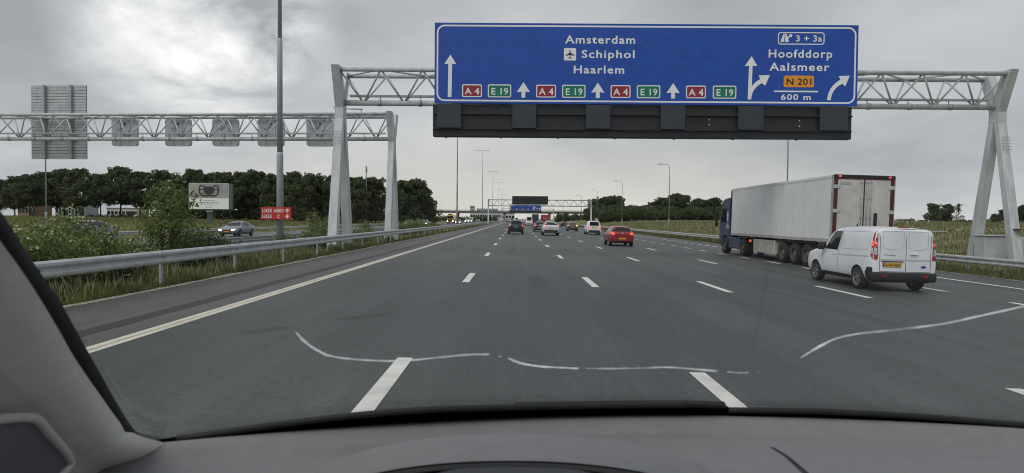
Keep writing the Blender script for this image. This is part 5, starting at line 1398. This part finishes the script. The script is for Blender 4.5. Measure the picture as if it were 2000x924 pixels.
panel('model_strip', [(-0.58, 1.035), (-0.26, 1.015), (-0.26, 1.03), (-0.58, 1.05)], 'y', -1, vb, mat('grey_badge', (0.25, 0.26, 0.27), 0.4, 0.5), van, off=0.012)
ho = B(); add_box(ho, (0.24, hit.y - 0.03, 1.07), (0.22, 0.04, 0.035), 0.012); obj('door_handle', ho, P_white, van)
obj('high_brake_light', box((0.03, -2.02, 1.815), (0.3, 0.1, 0.03), 0.01), tail_red, van)
bm = B(); add_path(bm, [(0, 0.45, 1.82), (0, 0.42, 1.88), (0, 0.36, 1.93)], [0.03, 0.015, 0.008], 6); obj('aerial', bm, trim_black, van)

# ------------------------------------------------------------------ articulated lorry
lorry = empty('articulated_lorry', (14.22, 27.3, rz(14.22))); lorry.rotation_euler = (0, 0.024, 0)
tag(lorry, 'articulated lorry with blue cab and dirty white box trailer', 'lorry')
trl = mat('trailer_white', (0.74, 0.76, 0.77), 0.5, 0, col2=(0.67, 0.68, 0.68), scale=0.8, bump=0.03, bscale=1.2)
trl_door = mat('trailer_door', (0.60, 0.60, 0.57), 0.55, 0, col2=(0.47, 0.46, 0.43), scale=1.4)
dirty = mat('dirty_cream_panel', (0.42, 0.41, 0.36), 0.7, var=0.25, scale=3)
dred = mat('trailer_frame_red', (0.085, 0.010, 0.013), 0.5, var=0.3, scale=4)
TL = 12.6; W2 = 1.275
obj('trailer_box', box((0, TL / 2 + 0.04, 2.56), (2.52, TL - 0.1, 2.76), 0.03), trl, lorry)
for s in (-1, 1):
    obj('bottom_rail', box((s * 1.262, TL / 2, 1.22), (0.03, TL - 0.05, 0.15), 0.005), mat('rail_grey', (0.40, 0.40, 0.38), 0.6, var=0.2), lorry)
    obj('top_rail', box((s * 1.262, TL / 2, 3.87), (0.03, TL - 0.05, 0.12), 0.005), trl, lorry)
    for k in range(9): obj('panel_joint', box((s * 1.2615, 1.3 + k * 1.25, 2.55), (0.004, 0.012, 2.5)), mat('joint_grey', (0.46, 0.47, 0.47), 0.7), lorry)
    obj('corner_post', box((s * 1.255, -0.0, 2.5), (0.07, 0.10, 2.84), 0.008), galv_dark, lorry)
    obj('rear_frame', box((s * 1.16, -0.05, 2.48), (0.15, 0.06, 2.72), 0.008), dred, lorry)
    for z in (1.35, 2.45, 3.45):
        obj('hinge', box((s * 1.12, -0.09, z), (0.27, 0.05, 0.15), 0.015), galv, lorry)
    obj('marker_lamp', box((s * 1.02, -0.105, 3.88), (0.10, 0.04, 0.06), 0.01), tail_lit, lorry)
    dr = obj('rear_door', box((s * 0.545, -0.055, 2.47), (1.06, 0.06, 2.62), 0.012), trl_door, lorry)
    for dx in (0.10, 0.26) if s > 0 else (0.12,):
        obj('lock_rod', tube((s * dx, -0.115, 1.2), (s * dx, -0.115, 3.76), 0.018, seg=8), galv_dark, dr)
        for z in (1.4, 2.2, 3.0, 3.65): obj('rod_bracket', box((s * dx, -0.105, z), (0.09, 0.03, 0.06)), galv_dark, dr)
    obj('tail_lamp', box((s * 0.95, -0.06, 0.98), (0.42, 0.06, 0.14), 0.015), tail_lit, lorry)
obj('door_seal', box((0.0, -0.07, 2.47), (0.035, 0.05, 2.62)), trim_black, lorry)
obj('header', box((0, -0.05, 3.88), (2.5, 0.10, 0.14), 0.015), trim_black, lorry)
obj('header_strip', box((0, -0.075, 3.79), (2.34, 0.05, 0.05)), dred, lorry)
obj('latch_box', box((0.48, -0.11, 2.10), (0.14, 0.05, 0.62), 0.02), trim_black, lorry); obj('latch_box', box((0.44, -0.11, 1.55), (0.13, 0.05, 0.30), 0.02), trim_black, lorry)
bm = B(); ring_frame(bm, rrect(0.90, 1.2, 1.06, 1.5, 0.02), rrect(0.915, 1.215, 1.045, 1.485, 0.015), -0.10, -0.085); obj('document_holder', bm, galv_dark, lorry)
obj('maker_plate', box((-0.78, -0.09, 3.60), (0.42, 0.012, 0.12), 0.004), mat('pale_plate', (0.40, 0.38, 0.33), 0.5), lorry)
obj('number_plate', box((0, -0.03, 0.72), (0.52, 0.03, 0.12)), plate_yellow, lorry)
obj('chassis', box((0, 6.4, 0.98), (1.1, 12.4, 0.28)), under_mat, lorry)
obj('rear_underrun', box((0, 0.15, 0.55), (2.3, 0.14, 0.16)), trim_black, lorry)
obj('cross_frame', box((0, 3.6, 1.08), (2.4, 4.2, 0.12)), under_mat, lorry)
pbx = obj('side_locker', box((0, 7.4, 0.68), (2.44, 3.0, 0.70), 0.02), dirty, lorry)
for s in (-1, 1): obj('mudguard', box((s * 1.08, 0.75, 0.95), (0.34, 1.0, 0.06)), under_mat, lorry); obj('mudflap', box((s * 1.08, 1.55, 0.65), (0.36, 0.03, 0.6)), trim_black, lorry)
for y in (2.25, 3.58, 4.92):
    for s in (-1, 1): add_wheel(lorry, s * 1.06, y, 0.5, 0.38, 'steel', random.uniform(0, 6))
    obj('axle', tube((-1.0, y, 0.5), (1.0, y, 0.5), 0.09), under_mat, lorry)
for s in (-1, 1):
    add_wheel(lorry, s * 1.02, 10.45, 0.5, 0.5, 'steel', 0.5); add_wheel(lorry, s * 1.08, 13.85, 0.5, 0.34, 'steel', 1.1)
    obj('mudguard', box((s * 1.04, 10.45, 1.06), (0.5, 1.15, 0.06), 0.02), trim_black, lorry)
    obj('side_skirt', box((s * 1.17, 12.05, 0.70), (0.12, 2.0, 0.66), 0.03), P_blue, lorry)
    obj('rear_lamp', box((s * 1.13, 9.62, 0.90), (0.11, 0.04, 0.13), 0.01), tail_lit, lorry); obj('rear_lamp', box((s * 1.13, 9.0, 0.93), (0.10, 0.04, 0.13), 0.01), tail_lit, lorry)
    obj('side_marker', box((s * 1.275, 9.0, 1.12), (0.012, 0.06, 0.03)), sign_white, lorry)
obj('tractor_chassis', box((0, 11.6, 0.75), (0.9, 4.4, 0.3)), under_mat, lorry)
bm = B()   # cab side outline, extruded across
cabp = [(12.95, 0.95), (12.95, 3.2), (13.3, 3.42), (14.3, 3.36), (14.75, 2.9), (14.98, 1.9), (15.02, 0.55), (14.5, 0.40), (14.38, 0.62), (14.28, 0.95), (14.1, 1.08), (13.62, 1.08), (13.44, 0.95), (13.36, 0.72), (13.2, 0.72)]
A = [bm.verts.new((-1.22, y, z)) for y, z in cabp]; Cc = [bm.verts.new((1.22, y, z)) for y, z in cabp]
bm.faces.new(A); bm.faces.new(Cc[::-1])
for i in range(len(cabp)): bm.faces.new((A[i], Cc[i], Cc[(i + 1) % len(cabp)], A[(i + 1) % len(cabp)]))
bmesh.ops.recalc_face_normals(bm, faces=bm.faces)
bmesh.ops.bevel(bm, geom=[e for e in bm.edges if abs(e.verts[0].co.x - e.verts[1].co.x) < 0.01], offset=0.06, segments=2, affect='EDGES')
cab = obj('cab', bm, P_blue, lorry)
bm = B(); add_box(bm, (0, 13.15, 3.42), (2.2, 0.5, 0.3), 0.1, seg=2); obj('air_deflector', bm, trim_black, lorry)
for s in (-1, 1):
    obj('deflector_fin', box((s * 1.15, 12.86, 2.15), (0.06, 0.3, 2.6), 0.02), P_blue, lorry)
    bm = B(); add_path(bm, [(s * 1.2, 12.8, 2.9), (s * 1.2, 12.8, 3.85)], 0.07, 8); obj('exhaust_stack', bm, trim_black, lorry)
    dw = [(13.75, 1.95), (14.72, 1.9), (14.55, 2.72), (13.75, 2.78)]
    bm = B(); a4 = [bm.verts.new((s * 1.226, y, z)) for y, z in dw]; bm.faces.new(a4); obj('door_window', bm, glass_dark, cab)
    bm = B(); add_path(bm, [(s * 1.2, 14.5, 2.75), (s * 1.5, 14.7, 2.78), (s * 1.52, 14.7, 2.0)], 0.025, 6); add_box(bm, (s * 1.52, 14.68, 2.25), (0.2, 0.12, 0.62), 0.03); add_box(bm, (s * 1.52, 14.68, 1.78), (0.2, 0.12, 0.26), 0.03); obj('mirror', bm, trim_black, cab)
    for z in (1.55, 1.66): 
        obj('stripe', box((s * 1.2265, 13.35, z), (0.008, 0.62, 0.05)), sign_white if z > 1.6 else dirty, cab)
    em = [(13.42, 1.95), (13.5, 2.12), (13.44, 2.22), (13.52, 2.38), (13.44, 2.55), (13.34, 2.5), (13.28, 2.36), (13.36, 2.28), (13.28, 2.1), (13.32, 1.96)]
    bm = B(); bm.faces.new([bm.verts.new((s * 1.227, y, z)) for y, z in em]); obj('emblem', bm, sign_white, cab)
    bm = B(); bm.faces.new([bm.verts.new((s * 1.227, 13.4 + 0.2 * math.cos(k), 1.8 + 0.03 * math.sin(k))) for k in [i * 0.6283 for i in range(10)]]); obj('emblem', bm, sign_white, cab)
    obj('step', box((s * 1.21, 14.65, 0.7), (0.04, 0.5, 0.1)), trim_black, cab)
obj('windscreen', box((0, 14.93, 2.3), (2.2, 0.06, 0.9), 0.02, Matrix.Rotation(0.2, 3, 'X')), glass_dark, cab) if False else None

# ------------------------------------------------------------------ distant lorries
def box_lorry(name, x, yr, L, W, H, m, mb, label, oncoming=False, cabm=None, low=1.0):
    g = empty(name, (x, yr + L / 2, rz(x) if not oncoming else oz(x))); g.rotation_euler = (0, 0, math.pi if oncoming else 0); tag(g, label, 'lorry')
    obj('load_box', box((0, -1.1, (H + low) / 2), (W, L - 2.6, H - low), 0.04), m, g)
    bm = B(); add_box(bm, (0, L / 2 - 1.1, 1.75), (W - 0.1, 2.1, 2.6), 0.12, seg=2); cb_ = obj('cab', bm, cabm or m, g)
    obj('windscreen', box((0, L / 2 - 0.03, 2.25), (W - 0.4, 0.06, 0.85), 0.02), glass_dark, cb_)
    obj('grille', box((0, L / 2 - 0.03, 1.15), (W - 0.9, 0.06, 0.7), 0.02), trim_black, cb_)
    obj('chassis', box((0, 0, 0.8), (1.2, L - 0.4, 0.35)), under_mat, g)
    obj('rear_frame', box((0, -L / 2 + 0.2, (H + low) / 2), (W + 0.02, 0.06, H - low + 0.02)), mb, g)
    for s in (-1, 1):
        obj('tail_light', box((s * W * 0.4, -L / 2 + 0.15, 0.9), (0.35, 0.06, 0.16)), tail_lit, g)
        obj('headlight', box((s * W * 0.38, L / 2 - 0.02, 0.85), (0.34, 0.08, 0.22), 0.03), head_lit if oncoming else head_off, cb_)
        for y in (L / 2 - 1.3, -L / 2 + 1.6, -L / 2 + 2.8): add_wheel(g, s * (W / 2 - 0.2), y, 0.48, 0.34, 'steel')
        obj('mirror', box((s * (W / 2 + 0.12), L / 2 - 0.3, 2.2), (0.12, 0.14, 0.6), 0.03), trim_black, cb_)
    return g
P_dred = paint('lorry_red', (0.28, 0.02, 0.022)); P_dk = paint('lorry_dark', (0.03, 0.035, 0.05))
rl = box_lorry('box_lorry', 10.75, 240, 11, 2.55, 3.6, P_dred, P_dred, 'red box lorry far ahead in front of the viaduct', low=0.9)
obj('rear_lettering_band', box((0, -5.4, 2.3), (1.6, 0.04, 0.3)), mat('faded_pink', (0.5, 0.2, 0.2), 0.6), rl)
box_lorry('box_lorry', 7.9, 262, 12, 2.55, 3.9, P_dk, P_dk, 'dark lorry far ahead next to the red box lorry', cabm=P_blue)
yl = box_lorry('box_lorry', -23.8, 240, 9, 2.5, 3.1, P_yellow, P_yellow, 'yellow oncoming lorry with lit headlights and dark load on top', True)
obj('roof_beacon', box((0, 3.4, 3.28), (1.5, 0.5, 0.42), 0.05), trim_black, yl)
# ================================================================== OUR OWN CAR
own = empty('car_interior', (0.37, 1.0, 0.0)); tag(own, 'grey dashboard, pillar and cracked windscreen of the car the picture is taken from', 'car interior')
OX = Vector((-0.37, -1.0, 0.0))
dash_m = mat('dashboard_grain', (0.185, 0.19, 0.197), 0.62, var=0.05, scale=30, bump=0.12, bscale=900)
dash_d = mat('dashboard_dark', (0.10, 0.107, 0.12), 0.6, var=0.08, scale=20)
pillar_m = mat('pillar_trim', (0.74, 0.74, 0.715), 0.85, var=0.05, scale=40, bump=0.1, bscale=700)
seal_m = mat('rubber_seal', (0.008, 0.009, 0.011), 0.7)
liner_m = mat('headliner', (0.66, 0.65, 0.62), 0.95, var=0.04, scale=60)
def ybase(x): return 1.285 - 0.2 * (x - 0.37) ** 2
def wsz(x, y): return 1.37 + 0.62 * (ybase(x) - y)
def grid(name, nu, nv, fn, m, parent=own, smooth=True):
    bm = B(); v = [[bm.verts.new(Vector(fn(i / (nu - 1), j / (nv - 1))) + OX) for j in range(nv)] for i in range(nu)]
    for i in range(nu - 1):
        for j in range(nv - 1): bm.faces.new((v[i][j], v[i + 1][j], v[i + 1][j + 1], v[i][j + 1]))
    return obj(name, bm, m, parent, smooth)
def smooth01(t): t = max(0, min(1, t)); return t * t * (3 - 2 * t)
def dash_fn(u, v):
    x = -0.66 + 2.06 * u
    yb = ybase(x) + 0.015
    dist = v * 0.62                       # distance towards the driver
    y = yb - dist
    z = 1.367 + 0.010 * smooth01(dist / 0.05)
    z -= 0.020 * smooth01((dist - 0.062) / 0.035)
    z -= 0.30 * smooth01((dist - 0.36) / 0.24)
    z += 0.012 * smooth01((dist - 0.14) / 0.1) * (0.4 + 0.6 * smooth01((x - 0.2) / 0.5))
    return (x, y, z)
dash = grid('dashboard', 90, 90, dash_fn, dash_m)
def hood_fn(u, v):
    a = (u * 2 - 1); half = 0.33 + 0.03 * v
    x = 0.005 + a * half
    y = 1.09 - 0.345 * v - 0.05 * a * a * v
    h = 0.117 * smooth01(v * 1.25) ** 0.8 * max(0.0, 1 - abs(a) ** 2.3) ** 0.62
    return (x, y, 1.358 - 0.03 * abs(a) ** 6 + h)
grid('instrument_hood', 60, 24, hood_fn, dash_m)
def hoodlip_fn(u, v):
    p = Vector(hood_fn(u, 1.0)); a = u * 2 - 1
    return (p.x * (1 - 0.03 * v), p.y + 0.012 * math.sin(v * 3.0) * 0 + 0.02 * v, p.z - 0.012 * math.sin(v * math.pi / 2) - 0.002)
grid('instrument_hood_lip', 60, 5, hoodlip_fn, dash_m)
grid('instrument_panel', 40, 6, lambda u, v: (0.005 + (u * 2 - 1) * 0.33, 0.84, 1.09 + 0.345 * v * max(0.15, (1 - abs(u * 2 - 1) ** 2.3)) ** 0.5), mat('instrument_face', (0.33, 0.35, 0.38), 0.6))
# groove on the passenger side and demister slot
def ribbon(name, pts, w, m, parent, up=(0, 0, 1), lift=0.0):
    bm = B(); up = Vector(up); rows = []
    pts = [Vector(p) for p in pts]
    for i, p in enumerate(pts):
        d = (pts[min(i + 1, len(pts) - 1)] - pts[max(i - 1, 0)]).normalized(); s_ = d.cross(up).normalized()
        ww = w[i] if hasattr(w, '__len__') else w
        rows.append((bm.verts.new(p - s_ * ww / 2 + up * lift + OX), bm.verts.new(p + s_ * ww / 2 + up * lift + OX)))
    for a, b in zip(rows, rows[1:]): bm.faces.new((a[0], a[1], b[1], b[0]))
    return obj(name, bm, m, parent)
def dz(x, y):
    dist = ybase(x) + 0.015 - y; return dash_fn((x + 0.66) / 2.06, dist / 0.62)[2]
ribbon('dash_gap', [(0.446, y, dz(0.446, y) + 0.0015) for y in [1.135 - 0.02 * k for k in range(14)]], [0.004 + 0.0007 * k for k in range(14)], seal_m, dash)
# windscreen pane
gm = bpy.data.materials.new('windscreen_glass'); gm.use_nodes = True
nt = gm.node_tree; nt.nodes.clear()
go = nt.nodes.new("ShaderNodeOutputMaterial"); tr = nt.nodes.new("ShaderNodeBsdfTransparent"); gl = nt.nodes.new("ShaderNodeBsdfGlossy"); fr = nt.nodes.new("ShaderNodeFresnel"); mx = nt.nodes.new("ShaderNodeMixShader")
tr.inputs[0].default_value = (0.985, 0.99, 0.985, 1); gl.inputs["Roughness"].default_value = 0.02; fr.inputs[0].default_value = 1.27
nt.links.new(fr.outputs[0], mx.inputs[0]); nt.links.new(tr.outputs[0], mx.inputs[1]); nt.links.new(gl.outputs[0], mx.inputs[2]); nt.links.new(mx.outputs[0], go.inputs[0])
def ws_fn(u, v):
    x = (-0.60 + 1.94 * u); xx = 0.37 + (x - 0.37) * (1 - 0.21 * v)
    y = ybase(x) + 0.01 - 0.86 * v
    return (xx, y, 1.37 + 0.62 * (ybase(xx) - y) + 0.004)
ws_o = grid('windscreen', 30, 16, ws_fn, gm)
crack_m = leaf_mat('glass_crack', (0.28, 0.31, 0.31), (0.97, 0.99, 0.99), 18, 0.85, 'Object')
NW = Vector((0, 0.62, 1)).normalized()
C1 = [(-0.273, 0.82, 1.607), (-0.27, 0.853, 1.587), (-0.261, 0.882, 1.57), (-0.25, 0.901, 1.56), (-0.22, 0.924, 1.551), (-0.166, 0.945, 1.545), (-0.107, 0.949, 1.55), (-0.063, 0.951, 1.554), (-0.037, 0.957, 1.553)]
C2 = [(-0.009, 0.976, 1.544), (0.012, 0.999, 1.531), (0.044, 1.019, 1.522), (0.07, 1.028, 1.519), (0.101, 1.035, 1.516)]
C3 = [(0.113, 1.036, 1.516), (0.155, 1.041, 1.515), (0.2, 1.046, 1.515), (0.24, 1.045, 1.517), (0.283, 1.053, 1.513), (0.328, 1.064, 1.507)]
C4 = [(0.345, 1.066, 1.506), (0.362, 1.068, 1.504), (0.38, 1.069, 1.504)]
C5 = [(0.437, 1.006, 1.542), (0.444, 0.976, 1.561), (0.456, 0.94, 1.583), (0.481, 0.919, 1.595), (0.522, 0.904, 1.603), (0.571, 0.882, 1.615), (0.597, 0.861, 1.627), (0.634, 0.824, 1.647), (0.66, 0.79, 1.665)]
def catmull(p, n=5):
    p = [Vector(q) for q in p]; out = []
    for i in range(len(p) - 1):
        a, b, c, d = p[max(i - 1, 0)], p[i], p[i + 1], p[min(i + 2, len(p) - 1)]
        for k in range(n):
            t = k / n; out.append(0.5 * ((2 * b) + (c - a) * t + (2 * a - 5 * b + 4 * c - d) * t * t + (3 * b - a - 3 * c + d) * t ** 3))
    return out + [p[-1]]
for c, w_ in ((C1, 0.0072), (C2, 0.008), (C3, 0.0074), (C4, 0.007), (C5, 0.0074), ([(-0.024, 0.966, 1.549), (-0.019, 0.968, 1.5475)], 0.003), ([(0.392, 1.0692, 1.504), (0.399, 1.0695, 1.504)], 0.003)):
    pp = catmull(c) if len(c) > 2 else [Vector(q) for q in c]
    n_ = len(pp); ws_ = [w_ * (0.35 + 0.65 * min(1, 6 * min((k + 0.6) / n_, 1.6 - k / n_))) * (0.7 + 0.55 * random.random()) for k in range(n_)]
    ribbon('glass_crack', pp, ws_, crack_m, ws_o, NW, -0.0005)
smudge = bpy.data.materials.new('insect_smudge'); smudge.use_nodes = True
nt = smudge.node_tree; b_ = nt.nodes["Principled BSDF"]; b_.inputs["Base Color"].default_value = (0.5, 0.52, 0.54, 1); b_.inputs["Alpha"].default_value = 0.28
def on_ws(x, y): return Vector((x, y, wsz(x, y)))
def blob(x, y, rx, ry, ang, name='insect_smudge'):
    bm = B(); ps = []
    for k in range(12):
        a = k * math.pi / 6; r = 1 + random.uniform(-0.2, 0.2)
        dx, dy = rx * r * math.cos(a), ry * r * math.sin(a)
        X, Y = x + dx * math.cos(ang) - dy * math.sin(ang), y + dx * math.sin(ang) + dy * math.cos(ang)
        ps.append(bm.verts.new(on_ws(X, Y) + OX - NW * 0.0006))
    bm.faces.new(ps); obj(name, bm, smudge, ws_o)
# smudges measured on the glass
for (x, y, rx, ry, an) in ((-0.026, 0.66, 0.0075, 0.0022, 0), (-0.012, 0.664, 0.0035, 0.003, 0), (-0.0175, 0.640, 0.0025, 0.004, 0.5), (-0.002, 0.694, 0.002, 0.006, 0.5), (0.009, 0.682, 0.003, 0.003, 0), (0.676, 0.955, 0.008, 0.003, 0.6)):
    blob(x, y, rx, ry, an)
# black ceramic frame / scuttle and wipers outside
_wx = [-0.62, -0.571, -0.36, -0.186, -0.004, 0.188, 0.323, 0.41, 0.577, 0.761, 0.937, 1.1, 1.4]
_wy = [1.095, 1.106, 1.139, 1.167, 1.203, 1.229, 1.236, 1.258, 1.245, 1.231, 1.211, 1.175, 1.085]
def frit_fn(u, v):
    x = -0.62 + 1.98 * u; y0 = ybase(x) + 0.03; y1 = float(np.interp(x, _wx, _wy)); y = y0 + (y1 - y0) * v
    return (x, y, wsz(x, y) + 0.006)
grid('windscreen_black_border', 60, 3, frit_fn, seal_m, ws_o)
WP = [(-0.571, 1.106, 1.371), (-0.36, 1.139, 1.394), (-0.186, 1.167, 1.405), (-0.004, 1.203, 1.403), (0.188, 1.229, 1.401), (0.323, 1.236, 1.401)]
bm = B(); add_path(bm, [p + OX + NW * 0.002 for p in catmull(WP)], 0.006, 8); w1 = obj('wiper', bm, seal_m, own, True)
bm = B(); add_path(bm, [p + OX + NW * 0.003 + Vector((0, 0.006, 0)) for p in catmull([(0.0, 1.205, 1.402), (0.188, 1.23, 1.40), (0.33, 1.236, 1.40), (0.40, 1.245, 1.396)])], 0.007, 8); obj('wiper_arm', bm, seal_m, w1, True)
WP2 = [(0.41, 1.255, 1.386), (0.577, 1.243, 1.389), (0.761, 1.229, 1.385), (0.937, 1.209, 1.377), (1.1, 1.17, 1.38)]
bm = B(); add_path(bm, [p + OX + NW * 0.002 for p in catmull(WP2)], 0.006, 8); obj('wiper', bm, seal_m, own, True)
# driver side pillar
SA = catmull([(-0.40, 0.47, 1.80), (-0.423, 0.54, 1.754), (-0.446, 0.606, 1.709), (-0.47, 0.681, 1.657), (-0.508, 0.781, 1.587), (-0.585, 0.99, 1.44), (-0.600, 1.062, 1.391), (-0.584, 1.122, 1.359)], 6)
TA = catmull([(-0.398, 0.46, 1.79), (-0.421, 0.537, 1.741), (-0.445, 0.612, 1.69), (-0.474, 0.69, 1.635), (-0.509, 0.779, 1.573), (-0.568, 0.954, 1.451), (-0.584, 1.009, 1.413), (-0.566, 1.088, 1.369)], 6)
TA = [p + Vector((-0.006, -0.004, 0)) if k < len(TA) - 8 else p for k, p in enumerate(TA)]
PB = catmull([(-0.47, 0.44, 1.78), (-0.50, 0.53, 1.715), (-0.522, 0.60, 1.66), (-0.540, 0.67, 1.605), (-0.562, 0.74, 1.553), (-0.618, 0.932, 1.405), (-0.634, 0.992, 1.366), (-0.64, 1.07, 1.33)], 6)
def strip3(name, A, Bc, m, bulge=0.0, bdir=(0, 0, 0), n=6, parent=own):
    bm = B(); bd = Vector(bdir); rows = []
    for a, b in zip(A, Bc):
        rows.append([bm.verts.new(a.lerp(b, k / n) + bd * bulge * math.sin(math.pi * k / n) + OX) for k in range(n + 1)])
    for r, q in zip(rows, rows[1:]):
        for k in range(n): bm.faces.new((r[k], r[k + 1], q[k + 1], q[k]))
    return obj(name, bm, m, parent, True)
pil = strip3('pillar', TA, PB, pillar_m, 0.022, (0.75, -0.6, 0.25))
strip3('pillar_seal', SA, TA, seal_m, 0.006, (0.5, -0.5, 0), parent=pil)
# outer pillar sheet so that the pillar has depth
strip3('pillar_outer', SA, [p + Vector((-0.09, 0.03, 0.01)) for p in SA], seal_m, 0.01, (0, 0.3, 0.3), parent=pil)
# door corner trim with its dark inset
PC = [p + Vector((-0.05, -0.28, -0.06)) for p in PB]
door = strip3('door_corner_trim', PB, PC, mat('door_trim', (0.50, 0.50, 0.49), 0.8, var=0.05, scale=40), 0.0)
ins = [(-0.575, 0.69, 1.535), (-0.578, 0.757, 1.517), (-0.590, 0.80, 1.485), (-0.612, 0.868, 1.430), (-0.616, 0.868, 1.414), (-0.62, 0.82, 1.40), (-0.60, 0.66, 1.42)]
bm = B(); bm.faces.new([bm.verts.new(Vector(p) + OX + Vector((0.024, -0.006, 0))) for p in ins]); obj('tweeter_cover', bm, dash_d, door)
bm = B(); add_path(bm, [Vector(p) + OX + Vector((0.024, -0.006, 0)) for p in catmull(ins[:6], 4)], 0.006, 6); obj('cover_rim', bm, mat('door_trim_light', (0.48, 0.48, 0.47), 0.7), door, True)
# roof lining and passenger-side pillar (out of the picture, they shade the cabin)
grid('headliner', 12, 8, lambda u, v: (-0.40 + 1.54 * u, 0.42 - 1.6 * v, 1.905 + 0.05 * (1 - (2 * u - 1) ** 2) - 0.02 * (1 - v)), liner_m)
strip3('pillar', [Vector((0.74 - p.x, p.y, p.z)) for p in TA], [Vector((0.74 - p.x, p.y, p.z)) for p in PB], pillar_m, 0.02, (-0.75, -0.6, 0.25))
grid('cabin_rear', 6, 6, lambda u, v: (-0.62 + 1.98 * u, -1.15, 0.5 + 0.7 * v), dash_d)
grid('cabin_floor', 6, 6, lambda u, v: (-0.62 + 1.98 * u, -1.15 + 1.95 * v, 0.55), mat('cabin_carpet', (0.3, 0.3, 0.3), 0.95))
for s in (-0.66, 1.40): grid('door_card', 6, 6, lambda u, v, s=s: (s, -1.15 + 2.1 * u, 0.5 + 0.75 * v), pillar_m)
